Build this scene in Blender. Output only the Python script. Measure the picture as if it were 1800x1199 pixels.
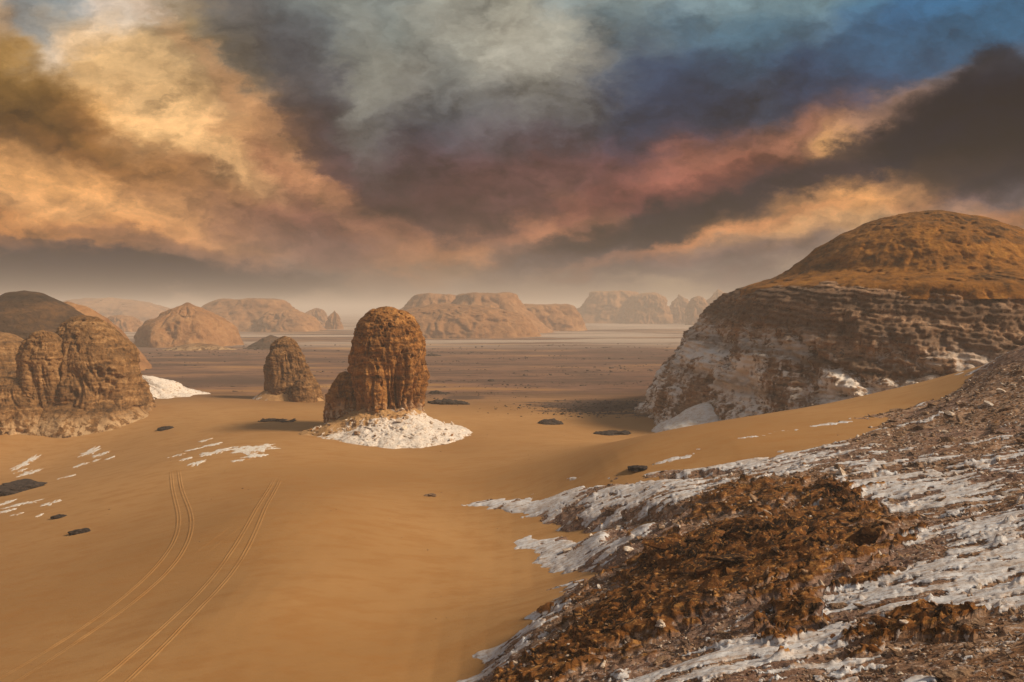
import bpy, bmesh, math, random
import numpy as np
from mathutils import Vector, Euler

random.seed(7)
RNG = np.random.default_rng(7)
for o in list(bpy.data.objects):
    bpy.data.objects.remove(o)
scene = bpy.context.scene
COL = scene.collection
R = math.radians

# ------------------------------------------------------------------ camera
F_PX = 1413.0                      # focal length in pixels of the 1800 px wide photograph
CAM_Z = 28.0
PITCH = math.atan(54.5 / F_PX)     # looking slightly down
cam_d = bpy.data.cameras.new('camera')
cam_d.sensor_width = 36.0
cam_d.lens = 36.0 * F_PX / 1800.0
cam_d.clip_start = 0.2
cam_d.clip_end = 40000.0
cam = bpy.data.objects.new('camera', cam_d)
COL.objects.link(cam)
cam.location = (0, 0, CAM_Z)
cam.rotation_euler = (R(90) - PITCH, 0, 0)
scene.camera = cam

# ------------------------------------------------------------------ sun / exposure
SUN_EL, SUN_AZ = R(37), R(104)     # azimuth measured from the view direction (+y) towards +x
sd_ = bpy.data.lights.new('sun', 'SUN')
sd_.energy = 5.0
sd_.angle = R(10.0)
sd_.color = (1.0, 0.84, 0.62)
sun = bpy.data.objects.new('sun', sd_)
COL.objects.link(sun)
sun_dir = Vector((math.sin(SUN_AZ) * math.cos(SUN_EL), math.cos(SUN_AZ) * math.cos(SUN_EL), math.sin(SUN_EL)))
sun.rotation_euler = (-sun_dir).to_track_quat('-Z', 'Y').to_euler()
sun.location = (60, -30, 120)
vs = scene.view_settings
vs.view_transform = 'Standard'
vs.look = 'None'
vs.exposure = 0.0
vs.gamma = 1.0
vs.use_curve_mapping = False
scene.cycles.max_bounces = 5
scene.cycles.diffuse_bounces = 3
scene.cycles.glossy_bounces = 2
scene.cycles.volume_bounces = 1
scene.cycles.use_denoising = True
scene.cycles.caustics_reflective = False
scene.cycles.caustics_refractive = False


# ------------------------------------------------------------------ node helper
class NT:
    def __init__(self, tree):
        self.t = tree
        self.n = tree.nodes
        self.l = tree.links

    def put(self, sock, v):
        if v is None:
            return
        if isinstance(v, bpy.types.NodeSocket):
            self.l.new(v, sock)
        else:
            if sock.type == 'RGBA' and len(v) == 3:
                v = (*v, 1)
            sock.default_value = v

    def math(self, op, a, b=None, c=None, clamp=False):
        m = self.n.new('ShaderNodeMath')
        m.operation = op
        m.use_clamp = clamp
        self.put(m.inputs[0], a)
        self.put(m.inputs[1], b)
        self.put(m.inputs[2], c)
        return m.outputs[0]

    def vmath(self, op, a, b=None):
        m = self.n.new('ShaderNodeVectorMath')
        m.operation = op
        self.put(m.inputs[0], a)
        self.put(m.inputs[1], b)
        return m.outputs[0]

    def xyz(self, v):
        s = self.n.new('ShaderNodeSeparateXYZ')
        self.put(s.inputs[0], v)
        return s.outputs

    def comb(self, x, y, z=0.0):
        s = self.n.new('ShaderNodeCombineXYZ')
        self.put(s.inputs[0], x)
        self.put(s.inputs[1], y)
        self.put(s.inputs[2], z)
        return s.outputs[0]

    def noise(self, vec, scale=1.0, detail=5.0, rough=0.55, dist=0.0, col=False):
        s = self.n.new('ShaderNodeTexNoise')
        self.put(s.inputs['Vector'], vec)
        s.inputs['Scale'].default_value = scale
        s.inputs['Detail'].default_value = detail
        s.inputs['Roughness'].default_value = rough
        s.inputs['Distortion'].default_value = dist
        return s.outputs['Color' if col else 0]

    def voro(self, vec, scale=1.0, feature='F1'):
        s = self.n.new('ShaderNodeTexVoronoi')
        s.feature = feature
        self.put(s.inputs['Vector'], vec)
        s.inputs['Scale'].default_value = scale
        return s.outputs[0]

    def mix(self, f, a, b, mode='MIX'):
        m = self.n.new('ShaderNodeMix')
        m.data_type = 'RGBA'
        m.blend_type = mode
        m.clamp_factor = True
        self.put(m.inputs[0], f)
        self.put(m.inputs[6], a)
        self.put(m.inputs[7], b)
        return m.outputs[2]

    def ss(self, v, lo, hi):
        m = self.n.new('ShaderNodeMapRange')
        m.interpolation_type = 'SMOOTHSTEP'
        self.put(m.inputs[0], v)
        m.inputs[1].default_value = lo
        m.inputs[2].default_value = hi
        return m.outputs[0]

    def lin(self, v, lo, hi, a=0.0, b=1.0):
        m = self.n.new('ShaderNodeMapRange')
        self.put(m.inputs[0], v)
        m.inputs[1].default_value = lo
        m.inputs[2].default_value = hi
        m.inputs[3].default_value = a
        m.inputs[4].default_value = b
        return m.outputs[0]

    def ramp(self, v, stops, interp='LINEAR'):
        r = self.n.new('ShaderNodeValToRGB')
        e = r.color_ramp.elements
        r.color_ramp.interpolation = interp
        while len(e) < len(stops):
            e.new(0.5)
        for k, (p, c) in enumerate(sorted(stops, key=lambda s: s[0])):
            e[k].position = p
            e[k].color = (*c, 1)
        self.put(r.inputs[0], v)
        return r.outputs[0]

    def attr(self, name):
        a = self.n.new('ShaderNodeAttribute')
        a.attribute_name = name
        return a.outputs['Fac']

    def scale(self, v, s):
        return self.vmath('MULTIPLY', v, s)


def s2l(c):
    return tuple(((v / 255.0 + 0.055) / 1.055) ** 2.4 if v > 10 else v / 255.0 / 12.92 for v in c)


# ------------------------------------------------------------------ sky (world)
world = bpy.data.worlds.new('World')
scene.world = world
world.use_nodes = True
g = NT(world.node_tree)
for n in list(g.n):
    g.n.remove(n)
wout = g.n.new('ShaderNodeOutputWorld')
bg = g.n.new('ShaderNodeBackground')
tc = g.n.new('ShaderNodeTexCoord')
dirv = g.vmath('NORMALIZE', tc.outputs['Generated'])
dx, dy, dz = g.xyz(dirv)
el_z = g.math('MAXIMUM', dz, 0.0)
az = g.math('ARCTAN2', dx, dy)
pp = g.math('SUBTRACT', g.math('PINGPONG', g.math('ADD', az, R(45)), R(90)), R(45))
U = g.math('TANGENT', pp)
el = g.math('ARCSINE', el_z)
V = g.math('DIVIDE', g.math('TANGENT', g.math('MINIMUM', el, R(80))), g.math('COSINE', pp))
# cloud-deck plane coordinates: the streets run along the view direction
den = g.math('ADD', el_z, 0.16)
plane = g.comb(g.math('DIVIDE', dx, den), g.math('MULTIPLY', g.math('DIVIDE', dy, den), 0.42), 0.0)
uv = g.comb(U, g.math('MULTIPLY', V, 1.7), 0.0)
n_street = g.noise(plane, 1.7, 5.0, 0.5, 0.2, col=True)
n_billow = g.noise(uv, 9.0, 9.0, 0.65, 0.0, col=True)
sx, sy, sz = g.xyz(n_street)
bx_, by_, bz_ = g.xyz(n_billow)


def cen(s, k):
    return g.math('MULTIPLY', g.math('SUBTRACT', s, 0.5), k)


Uw = g.math('ADD', U, g.math('ADD', cen(sx, 0.14), cen(bx_, 0.15)))
Vw = g.math('ADD', V, g.math('ADD', cen(sy, 0.05), cen(by_, 0.09)))
ucoord = g.math('MULTIPLY', g.math('ADD', Uw, 1.0), 0.5)

XS = [-500, -200, 0, 100, 200, 300, 400, 500, 600, 700, 800, 900, 1000, 1100, 1200, 1300, 1400, 1500, 1600, 1700, 1800, 2000, 2300]
ROWS = {
    0:   [(150,140,125),(170,150,130),(190,166,140),(140,152,158),(212,196,180),(160,146,128),(126,124,120),(122,126,124),(128,134,130),(135,140,136),(160,160,150),(166,164,150),(150,158,156),(142,156,156),(132,150,155),(122,145,152),(124,150,158),(92,134,158),(70,120,155),(70,122,160),(76,128,165),(100,130,150),(120,130,135)],
    60:  [(140,125,105),(175,150,115),(186,158,128),(150,152,150),(205,184,160),(150,130,100),(132,126,116),(106,110,110),(112,118,118),(136,140,134),(150,150,142),(172,166,152),(165,162,150),(120,136,140),(96,122,136),(92,122,138),(92,120,138),(70,104,132),(60,102,140),(62,112,150),(72,120,156),(90,120,140),(110,125,130)],
    120: [(120,100,70),(170,135,85),(184,150,100),(200,170,130),(200,170,125),(190,160,120),(122,112,98),(98,98,98),(110,112,110),(140,138,130),(100,110,116),(150,146,138),(150,146,136),(90,104,116),(68,92,112),(72,100,122),(62,88,116),(58,84,112),(62,92,122),(74,100,124),(78,98,116),(85,100,115),(100,110,120)],
    180: [(110,85,50),(150,110,55),(140,108,58),(132,100,52),(190,142,82),(214,170,116),(178,144,106),(112,100,90),(88,86,88),(120,118,114),(84,92,100),(118,116,114),(128,124,118),(74,82,96),(60,76,98),(84,92,104),(62,74,98),(84,82,96),(128,108,102),(146,124,112),(82,84,94),(60,65,80),(90,95,105)],
    240: [(120,90,50),(150,105,55),(118,84,42),(122,88,44),(176,126,66),(232,188,130),(206,158,108),(160,122,90),(96,80,76),(78,72,78),(74,76,88),(76,80,92),(82,80,90),(78,72,86),(104,84,88),(134,98,86),(160,118,92),(204,156,106),(150,116,98),(100,88,92),(50,56,70),(45,50,65),(80,80,90)],
    300: [(170,125,80),(200,150,95),(206,156,100),(214,160,98),(206,148,86),(196,142,88),(184,136,92),(186,136,98),(128,92,78),(86,66,68),(80,64,70),(92,74,78),(112,82,82),(116,78,78),(146,94,80),(146,94,76),(148,98,74),(116,84,74),(84,72,80),(68,64,76),(54,54,68),(55,55,68),(85,80,85)],
    350: [(180,130,80),(205,150,95),(208,156,104),(214,160,104),(218,164,108),(212,156,104),(196,142,98),(164,118,88),(150,106,84),(104,76,72),(84,62,64),(106,78,76),(126,88,80),(96,70,74),(78,60,68),(66,54,64),(120,84,70),(204,150,98),(206,150,104),(120,98,94),(88,80,84),(100,85,85),(110,95,90)],
    400: [(130,90,55),(170,115,65),(166,112,62),(184,126,70),(196,138,84),(186,132,88),(158,112,86),(126,92,78),(126,92,78),(150,106,82),(146,102,80),(122,90,80),(160,112,86),(84,70,76),(76,62,70),(160,108,80),(190,146,104),(182,146,108),(160,134,106),(176,134,100),(180,126,86),(150,115,90),(130,105,90)],
    435: [(80,60,60),(100,76,72),(108,80,72),(150,106,76),(168,118,84),(146,106,84),(118,90,80),(112,86,80),(116,92,84),(166,118,84),(182,128,88),(146,112,92),(140,110,94),(124,102,92),(176,126,92),(136,106,92),(116,98,94),(150,126,106),(152,128,108),(140,120,106),(120,110,106),(120,105,100),(120,105,95)],
    475: [(60,58,75),(66,62,80),(66,62,80),(68,62,78),(78,68,76),(96,80,80),(104,86,84),(112,96,92),(120,102,94),(134,110,94),(150,120,96),(122,106,98),(126,108,98),(130,112,100),(124,108,100),(122,108,102),(146,126,110),(156,134,114),(150,132,114),(135,120,108),(125,115,108),(120,108,100),(110,100,95)],
    515: [(84,76,82),(84,76,84),(90,80,84),(98,84,82),(110,94,88),(124,106,94),(126,110,98),(132,114,100),(136,118,102),(142,122,106),(142,122,106),(140,122,108),(144,126,110),(150,132,114),(158,138,116),(166,144,120),(166,144,122),(160,140,120),(155,138,118),(150,134,116),(145,130,115),(130,118,108),(115,105,98)],
    560: [(130,108,92),(140,114,96),(144,116,96),(150,122,100),(152,124,102),(152,126,104),(152,128,106),(152,128,106),(154,130,108),(156,132,110),(156,132,110),(156,134,112),(158,136,114),(162,140,118),(166,146,122),(168,148,124),(168,148,124),(165,146,122),(160,142,120),(156,140,120),(152,136,118),(140,124,110),(130,115,100)],
}
keys = sorted(ROWS, reverse=True)
skycol = None
for k, py in enumerate(keys):
    stops = [((x + 513.0) / 2826.0, s2l(c)) for x, c in zip(XS, ROWS[py])]
    rc = g.ramp(ucoord, stops, 'EASE')
    v1 = (545.0 - py) / F_PX
    if skycol is None:
        skycol = rc
    else:
        skycol = g.mix(g.ss(Vw, v0, v1), skycol, rc)
    v0 = v1

# single cloud masses: (px, py, half length, half depth, rise to the right in degrees, colour, strength)
CLOUDS = [
    (110, 40, 50, 46, 0, (140, 156, 164), .7), (160, 84, 80, 26, 30, (228, 214, 198), .8),
    (300, 215, 200, 46, -38, (238, 194, 140), .7), (230, 118, 130, 36, -35, (228, 190, 140), .65),
    (90, 190, 180, 48, -25, (110, 80, 40), .8), (60, 258, 200, 26, -12, (98, 70, 36), .75),
    (170, 330, 280, 48, -15, (222, 168, 112), .62), (400, 335, 210, 24, -30, (146, 100, 64), .6),
    (120, 398, 270, 20, -8, (200, 140, 82), .55), (60, 428, 200, 12, -9, (88, 64, 58), .7),
    (110, 480, 380, 28, -3, (18, 20, 40), .95),
    (560, 180, 290, 60, -45, (84, 83, 88), .62), (690, 325, 250, 62, -25, (84, 58, 60), .65),
    (470, 236, 250, 15, -42, (208, 158, 112), .5), (565, 322, 170, 18, -28, (190, 136, 98), .55),
    (640, 140, 46, 120, 12, (152, 150, 138), .6), (860, 100, 110, 110, 0, (172, 168, 154), .7),
    (990, 150, 90, 64, -20, (160, 156, 144), .7), (800, 235, 150, 70, 10, (72, 76, 88), .6),
    (1130, 180, 130, 90, 20, (54, 68, 92), .8),
    (1430, 150, 290, 46, 14, (54, 70, 94), .7), (1740, 48, 240, 44, 10, (66, 112, 140), .7),
    (1110, 300, 210, 46, 10, (116, 72, 70), .6), (1330, 262, 220, 40, 15, (166, 112, 88), .5),
    (1600, 188, 190, 26, 22, (168, 134, 112), .5), (1465, 262, 48, 20, 20, (246, 190, 120), .8),
    (1230, 370, 250, 44, 17, (36, 30, 40), .92), (1480, 292, 170, 36, 20, (56, 46, 54), .86),
    (1735, 245, 180, 80, 10, (26, 30, 44), .92), (1765, 150, 70, 58, 30, (32, 40, 54), .86),
    (1490, 348, 190, 24, 14, (220, 164, 106), .62), (1240, 418, 200, 12, 14, (214, 146, 96), .75),
    (1220, 447, 230, 22, 6, (104, 90, 92), .65), (950, 398, 90, 16, 12, (180, 126, 92), .5),
    (740, 450, 80, 16, 0, (202, 144, 94), .6), (480, 395, 170, 30, -18, (118, 84, 74), .6), (300, 430, 170, 16, -12, (128, 94, 80), .6),
    (765, 368, 130, 32, -6, (76, 51, 51), .75), (880, 300, 170, 60, 0, (112, 74, 72), .5), (600, 395, 150, 26, -14, (136, 90, 74), .5), (930, 330, 110, 44, 10, (104, 74, 72), .6), (620, 440, 150, 18, -6, (120, 92, 84), .5), (1010, 360, 60, 22, -30, (150, 104, 84), .5),
    (30, 130, 90, 40, -30, (150, 116, 60), .6), (200, 280, 120, 14, -25, (150, 104, 56), .6), (1400, 405, 150, 26, 6, (196, 152, 108), .5),
    (1740, 240, 170, 74, 12, (14, 20, 38), .86), (90, 470, 420, 30, -3, (14, 18, 42), .9), (1300, 300, 120, 22, 16, (120, 72, 62), .5), (1080, 345, 120, 24, 12, (126, 70, 62), .5),
]
cuv = g.comb(Uw, Vw, 0.0)
for (cpx, cpy, ca, cb, crot, cc, cs_) in CLOUDS:
    mp = g.n.new('ShaderNodeMapping')
    mp.vector_type = 'TEXTURE'
    mp.inputs['Location'].default_value = ((cpx - 900) / F_PX, (545 - cpy) / F_PX, 0)
    mp.inputs['Rotation'].default_value = (0, 0, R(crot))
    mp.inputs['Scale'].default_value = (1.75 * ca / F_PX, 1.85 * cb / F_PX, 1)
    g.l.new(cuv, mp.inputs['Vector'])
    gr = g.n.new('ShaderNodeTexGradient')
    gr.gradient_type = 'SPHERICAL'
    g.l.new(mp.outputs[0], gr.inputs[0])
    mr = g.n.new('ShaderNodeMapRange')
    mr.interpolation_type = 'SMOOTHSTEP'
    g.l.new(gr.outputs['Fac'], mr.inputs[0])
    mr.inputs[1].default_value = 0.10 if cs_ > .84 else 0.0
    mr.inputs[2].default_value = 0.55 if cs_ > .84 else 0.86
    mr.inputs[4].default_value = cs_
    skycol = g.mix(mr.outputs[0], skycol, s2l(cc))
# clear sky behind the clouds, and the cloud deck overhead
nish = g.n.new('ShaderNodeTexSky')
nish.sky_type = 'NISHITA'
nish.sun_disc = False
nish.sun_elevation = SUN_EL
nish.sun_rotation = SUN_AZ
nish.air_density = 1.0
nish.dust_density = 3.0
nsc = g.scale(nish.outputs[0], (0.10, 0.10, 0.10))
over = g.mix(g.ss(sz, 0.40, 0.66), (0.20, 0.23, 0.26), (0.46, 0.45, 0.42))
over = g.mix(0.25, over, nsc)
skycol = g.mix(g.ss(V, 0.40, 0.85), skycol, over)
# fine billow / streak modelling of the cloud brightness
n_fine = bz_
rel_p = g.comb(Uw, g.math('MULTIPLY', Vw, 1.5), 0.37)
rel_q = g.vmath('ADD', rel_p, (0.010, -0.022, 0.0))
relief = g.math('SUBTRACT', g.noise(rel_p, 9.0, 6.0, 0.58), g.noise(rel_q, 9.0, 6.0, 0.58))
n_rag = g.noise(uv, 26.0, 5.0, 0.6, 0.0)
n_streak = g.noise(plane, 3.6, 4.0, 0.5, 0.0)
modk = g.math('ADD', g.math('MULTIPLY', g.math('SUBTRACT', n_fine, 0.5), 1.5), g.math('MULTIPLY', g.math('SUBTRACT', n_streak, 0.5), 1.6))
modk = g.math('ADD', modk, g.math('ADD', g.math('MULTIPLY', g.math('SUBTRACT', n_rag, 0.5), 0.25), g.math('MULTIPLY', relief, 2.9)))
modk = g.math('MULTIPLY', modk, g.math('MULTIPLY', g.ss(V, 0.0, 0.10), g.lin(V, 0.18, 0.38, 1.0, 0.62)))
modv = g.math('MAXIMUM', g.math('ADD', modk, 1.0), 0.25)
gam = g.n.new('ShaderNodeGamma')
g.l.new(skycol, gam.inputs[0])
gam.inputs[1].default_value = 1.2
skycol = gam.outputs[0]
skycol = g.vmath('MULTIPLY', skycol, g.comb(modv, modv, modv))
g.l.new(skycol, bg.inputs['Color'])
bg.inputs['Strength'].default_value = 1.08
g.l.new(bg.outputs[0], wout.inputs['Surface'])

# ------------------------------------------------------------------ numpy noise
PERM = RNG.permutation(256).astype(np.int32)
PERM = np.concatenate([PERM, PERM, PERM])
_gv = RNG.normal(size=(256, 3)).astype(np.float32)
GR3 = _gv / np.linalg.norm(_gv, axis=1, keepdims=True)
_ga = RNG.uniform(0, 2 * np.pi, 256)
GR2 = np.stack([np.cos(_ga), np.sin(_ga)], 1).astype(np.float32)


def perlin2(x, y, seed=0):
    x = np.asarray(x, np.float32)
    y = np.asarray(y, np.float32)
    xf = np.floor(x); yf = np.floor(y)
    xi = (xf.astype(np.int32) + seed * 37) & 255
    yi = (yf.astype(np.int32) + seed * 17) & 255
    fx = x - xf; fy = y - yf
    u = fx * fx * fx * (fx * (fx * 6 - 15) + 10)
    v = fy * fy * fy * (fy * (fy * 6 - 15) + 10)

    def gd(ix, iy, ax, ay):
        h = PERM[PERM[ix & 255] + (iy & 255)]
        gr = GR2[h]
        return gr[..., 0] * ax + gr[..., 1] * ay
    a = gd(xi, yi, fx, fy); b = gd(xi + 1, yi, fx - 1, fy)
    c = gd(xi, yi + 1, fx, fy - 1); d = gd(xi + 1, yi + 1, fx - 1, fy - 1)
    p = a + u * (b - a); q = c + u * (d - c)
    return (p + v * (q - p)) * 1.4


def perlin3(x, y, z, seed=0):
    x = np.asarray(x, np.float32); y = np.asarray(y, np.float32); z = np.asarray(z, np.float32)
    xf = np.floor(x); yf = np.floor(y); zf = np.floor(z)
    xi = (xf.astype(np.int32) + seed * 37) & 255
    yi = (yf.astype(np.int32) + seed * 17) & 255
    zi = (zf.astype(np.int32) + seed * 71) & 255
    fx = x - xf; fy = y - yf; fz = z - zf
    u = fx * fx * fx * (fx * (fx * 6 - 15) + 10)
    v = fy * fy * fy * (fy * (fy * 6 - 15) + 10)
    w = fz * fz * fz * (fz * (fz * 6 - 15) + 10)

    def gd(i, j, k):
        h = PERM[PERM[PERM[(xi + i) & 255] + ((yi + j) & 255)] + ((zi + k) & 255)]
        gr = GR3[h]
        return gr[..., 0] * (fx - i) + gr[..., 1] * (fy - j) + gr[..., 2] * (fz - k)
    x00 = gd(0, 0, 0); x00 = x00 + u * (gd(1, 0, 0) - x00)
    x10 = gd(0, 1, 0); x10 = x10 + u * (gd(1, 1, 0) - x10)
    x01 = gd(0, 0, 1); x01 = x01 + u * (gd(1, 0, 1) - x01)
    x11 = gd(0, 1, 1); x11 = x11 + u * (gd(1, 1, 1) - x11)
    y0 = x00 + v * (x10 - x00); y1 = x01 + v * (x11 - x01)
    return (y0 + w * (y1 - y0)) * 1.5


def fbm2(x, y, octv=4, seed=0, gain=0.5, ridged=False):
    s = 0.0; a = 1.0; t = 0.0
    for k in range(octv):
        n = perlin2(x * 2.03 ** k + 13.7 * k, y * 2.03 ** k - 7.1 * k, seed + k)
        if ridged:
            n = 1.0 - 2.0 * np.abs(n)
        s = s + a * n; t += a; a *= gain
    return s / t


def fbm3(x, y, z, octv=4, seed=0, gain=0.5, ridged=False):
    s = 0.0; a = 1.0; t = 0.0
    for k in range(octv):
        f = 2.03 ** k
        n = perlin3(x * f + 13.7 * k, y * f - 7.1 * k, z * f + 3.3 * k, seed + k)
        if ridged:
            n = 1.0 - 2.0 * np.abs(n)
        s = s + a * n; t += a; a *= gain
    return s / t


def sstep(v, lo, hi):
    t = np.clip((v - lo) / (hi - lo), 0, 1)
    return t * t * (3 - 2 * t)


# ------------------------------------------------------------------ mesh helpers
def grid_faces(nu, nv, wrap=False):
    """quads of an (nv rows x nu columns) vertex grid"""
    cu = nu if wrap else nu - 1
    i = np.arange(cu); j = np.arange(nv - 1)
    I, J = np.meshgrid(i, j)
    I2 = (I + 1) % nu
    return np.stack([J * nu + I, J * nu + I2, (J + 1) * nu + I2, (J + 1) * nu + I], -1).reshape(-1, 4)


def make_mesh(name, verts, quads=None, tris=None, attrs=None, smooth=True):
    me = bpy.data.meshes.new(name)
    verts = np.asarray(verts, np.float32)
    me.vertices.add(len(verts))
    me.vertices.foreach_set('co', verts.ravel())
    idx = []; start = []; p = 0
    for arr, k in ((quads, 4), (tris, 3)):
        if arr is not None and len(arr):
            arr = np.asarray(arr, np.int32)
            idx.append(arr.ravel()); start.append(p + np.arange(len(arr)) * k); p += arr.size
    idx = np.concatenate(idx).astype(np.int32); start = np.concatenate(start).astype(np.int32)
    me.loops.add(len(idx)); me.loops.foreach_set('vertex_index', idx)
    me.polygons.add(len(start)); me.polygons.foreach_set('loop_start', start)
    me.update(calc_edges=True)
    me.validate()
    if smooth:
        me.polygons.foreach_set('use_smooth', np.ones(len(me.polygons), bool))
    for an, av in (attrs or {}).items():
        at = me.attributes.new(an, 'FLOAT', 'POINT')
        at.data.foreach_set('value', np.asarray(av, np.float32).ravel())
    return me


def link(name, me, mat=None, parent=None, loc=(0, 0, 0), rot=(0, 0, 0), sc=(1, 1, 1)):
    o = bpy.data.objects.new(name, me)
    COL.objects.link(o)
    if mat is not None and me is not None and not me.materials:
        me.materials.append(mat)
    o.location = loc; o.rotation_euler = rot; o.scale = sc
    if parent is not None:
        o.parent = parent
    return o


def thing(name, label, cat, loc=(0, 0, 0), group=None):
    o = bpy.data.objects.new(name, None)
    COL.objects.link(o)
    o.location = loc
    o['label'] = label; o['category'] = cat; o['kind'] = 'thing'
    if group:
        o['group'] = group
    return o


def tag(o, label, cat, group=None):
    o['label'] = label; o['category'] = cat; o['kind'] = 'thing'
    if group:
        o['group'] = group
    return o


# ------------------------------------------------------------------ positions from the photograph
def ray(px, py):
    cx = (px - 900.0) / F_PX; cy = (599.5 - py) / F_PX
    cp, sp = math.cos(PITCH), math.sin(PITCH)
    return (cx, cp + cy * sp, cy * cp - sp)


def at_d(px, py, d):
    """point of the place seen at that pixel, d metres ahead"""
    r = ray(px, py)
    k = d / r[1]
    return (r[0] * k, d, CAM_Z + r[2] * k)


def at_z(px, py, z):
    r = ray(px, py)
    k = (z - CAM_Z) / r[2]
    return (r[0] * k, r[1] * k, z)


def tps(pts, smooth=0.0):
    P = np.array(pts, float)
    xy = P[:, :2] / 50.0; z = P[:, 2]
    n = len(P)
    d2 = ((xy[:, None] - xy[None]) ** 2).sum(-1)
    K = np.where(d2 > 0, d2 * np.log(np.maximum(d2, 1e-12)) * 0.5, 0) + smooth * np.eye(n)
    A = np.zeros((n + 3, n + 3)); A[:n, :n] = K
    A[:n, n] = 1; A[:n, n + 1:] = xy; A[n, :n] = 1; A[n + 1:, :n] = xy.T
    w = np.linalg.solve(A, np.concatenate([z, np.zeros(3)]))

    def f(x, y):
        x = np.asarray(x, float) / 50.0; y = np.asarray(y, float) / 50.0
        out = w[n] + w[n + 1] * x + w[n + 2] * y
        for k in range(n):
            dd = (x - xy[k, 0]) ** 2 + (y - xy[k, 1]) ** 2
            out = out + w[k] * dd * np.log(np.maximum(dd, 1e-12)) * 0.5
        return out
    return f


class Field:
    """a function sampled once on a regular grid, then read bilinearly"""
    def __init__(self, f, x0, x1, y0, y1, step):
        self.x0, self.y0, self.s = x0, y0, step
        xs = np.arange(x0, x1 + step, step); ys = np.arange(y0, y1 + step, step)
        X, Y = np.meshgrid(xs, ys)
        self.g = f(X, Y)

    def __call__(self, x, y):
        gx = np.clip((np.asarray(x, float) - self.x0) / self.s, 0, self.g.shape[1] - 1.001)
        gy = np.clip((np.asarray(y, float) - self.y0) / self.s, 0, self.g.shape[0] - 1.001)
        i = gx.astype(int); j = gy.astype(int); fx = gx - i; fy = gy - j
        G = self.g
        return (G[j, i] * (1 - fx) + G[j, i + 1] * fx) * (1 - fy) + (G[j + 1, i] * (1 - fx) + G[j + 1, i + 1] * fx) * fy


# near hillside: interior points, then its rim where the sand laps on
HILL_IN = [at_d(900, 1199, 47), at_d(1100, 1199, 39.5), at_d(1290, 1199, 33), at_d(1500, 1199, 30), at_d(1800, 1199, 26),
           at_d(1100, 1000, 64), at_d(1300, 1000, 54), at_d(1500, 1000, 48), at_d(1800, 1000, 41),
           at_d(1040, 880, 94), at_d(1200, 880, 82), at_d(1500, 880, 69), at_d(1800, 880, 57),
           at_d(1300, 815, 93), at_d(1500, 800, 84), at_d(1800, 800, 71),
           at_d(1640, 725, 99), at_d(1800, 720, 87), at_d(1800, 665, 98), at_d(1800, 612, 110),
           (0, 0, 26.2), (8, 2, 26.5), (20, 0, 27), (-12, 0, 22), (-30, 0, 14), (-12, 25, 10), (-25, 30, 6), (0, 12, 20.0), (8, 14, 19.4), (0, 25, 14.0), (10, 21, 16.8),
           (45, 25, 24), (60, 55, 22), (90, 80, 25), (95, 110, 27), (60, -40, 34), (0, -40, 31), (-40, -40, 18)]
HILL_RIM = [at_d(790, 1199, 58), at_d(890, 1085, 66), at_d(965, 1015, 78), at_d(905, 950, 92), at_d(836, 882, 108),
            at_d(1010, 832, 107), at_d(1080, 806, 105), at_d(1200, 797, 101), at_d(1300, 785, 99), at_d(1400, 764, 101),
            at_d(1500, 735, 105), at_d(1600, 704, 110), at_d(1655, 672, 116), (-30, 48, 0.2), (-55, 20, 0.0)]
SAND_OUT = [at_z(0, 1199, -2.5), at_z(300, 1199, 0), at_z(600, 1199, .6), at_z(0, 1050, -3.5), at_z(300, 1050, 0), at_z(450, 1050, 2.0), at_z(600, 1050, 1.6),
            at_z(830, 1050, 1.2), at_z(0, 930, -5), at_z(200, 930, -1.6), at_z(330, 930, 1.2), at_z(450, 900, 3.2), at_z(560, 900, 3.6), at_z(700, 900, 2.2),
            at_z(0, 800, -6), at_z(150, 800, -5), at_z(280, 790, -1.6), at_z(380, 790, 1.8), at_z(550, 800, 2.4), at_z(800, 830, 2.0),
            at_z(0, 772, -3.2), at_z(200, 766, -2.6), at_z(330, 745, .2), at_z(450, 702, 1.2), at_z(560, 735, 1.4), at_z(700, 790, .8),
            at_z(850, 775, 1.0), at_z(1000, 770, .6), at_z(1080, 765, -.6), at_z(1140, 775, .6), at_z(1000, 700, -1), at_z(800, 700, -.5),
            at_z(1150, 705, -1), at_z(620, 700, -1.0), at_z(400, 660, -1.5), at_z(250, 680, -1.5),
            at_d(1200, 770, 163), at_d(1300, 748, 158), at_d(1400, 732, 156), at_d(1500, 702, 150), at_d(1600, 678, 140), at_d(1650, 664, 130),
            (107, 210, 8), (125, 140, 20), (-200, 60, -3), (-200, 250, -3), (-100, 380, -2), (0, 380, -2), (120, 380, -2), (250, 250, 4),
            (-200, -60, -3), (-90, 20, -2)]
hill_base = Field(tps(HILL_IN + HILL_RIM + [(p[0], p[1], p[2] - 3.0) for p in SAND_OUT[:30]] +
                      [(p[0], p[1], p[2] - 2.5) for p in SAND_OUT[33:39]]), -80, 130, -60, 170, 1.0)
sand_near = Field(tps([(p[0], p[1], p[2] - 1.25) for p in HILL_IN] + HILL_RIM + SAND_OUT), -220, 260, -80, 400, 2.0)


def sand_z(x, y):
    x = np.asarray(x, float); y = np.asarray(y, float)
    near = sand_near(x, y)
    w = sstep(x, -215, -150) * (1 - sstep(x, 190, 255)) * (1 - sstep(y, 290, 390)) * sstep(y, -78, -40)
    far = -1.8 + 0.8 * fbm2(x * .006, y * .006, 3, 40) + 0.5 * fbm2(x * .02, y * .05, 3, 41)
    z = near * w + far * (1 - w)
    z = z + 0.25 * fbm2(x * .03, y * .03, 3, 42) + 0.035 * fbm2(x * .25, y * .5, 2, 43)
    return z


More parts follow.
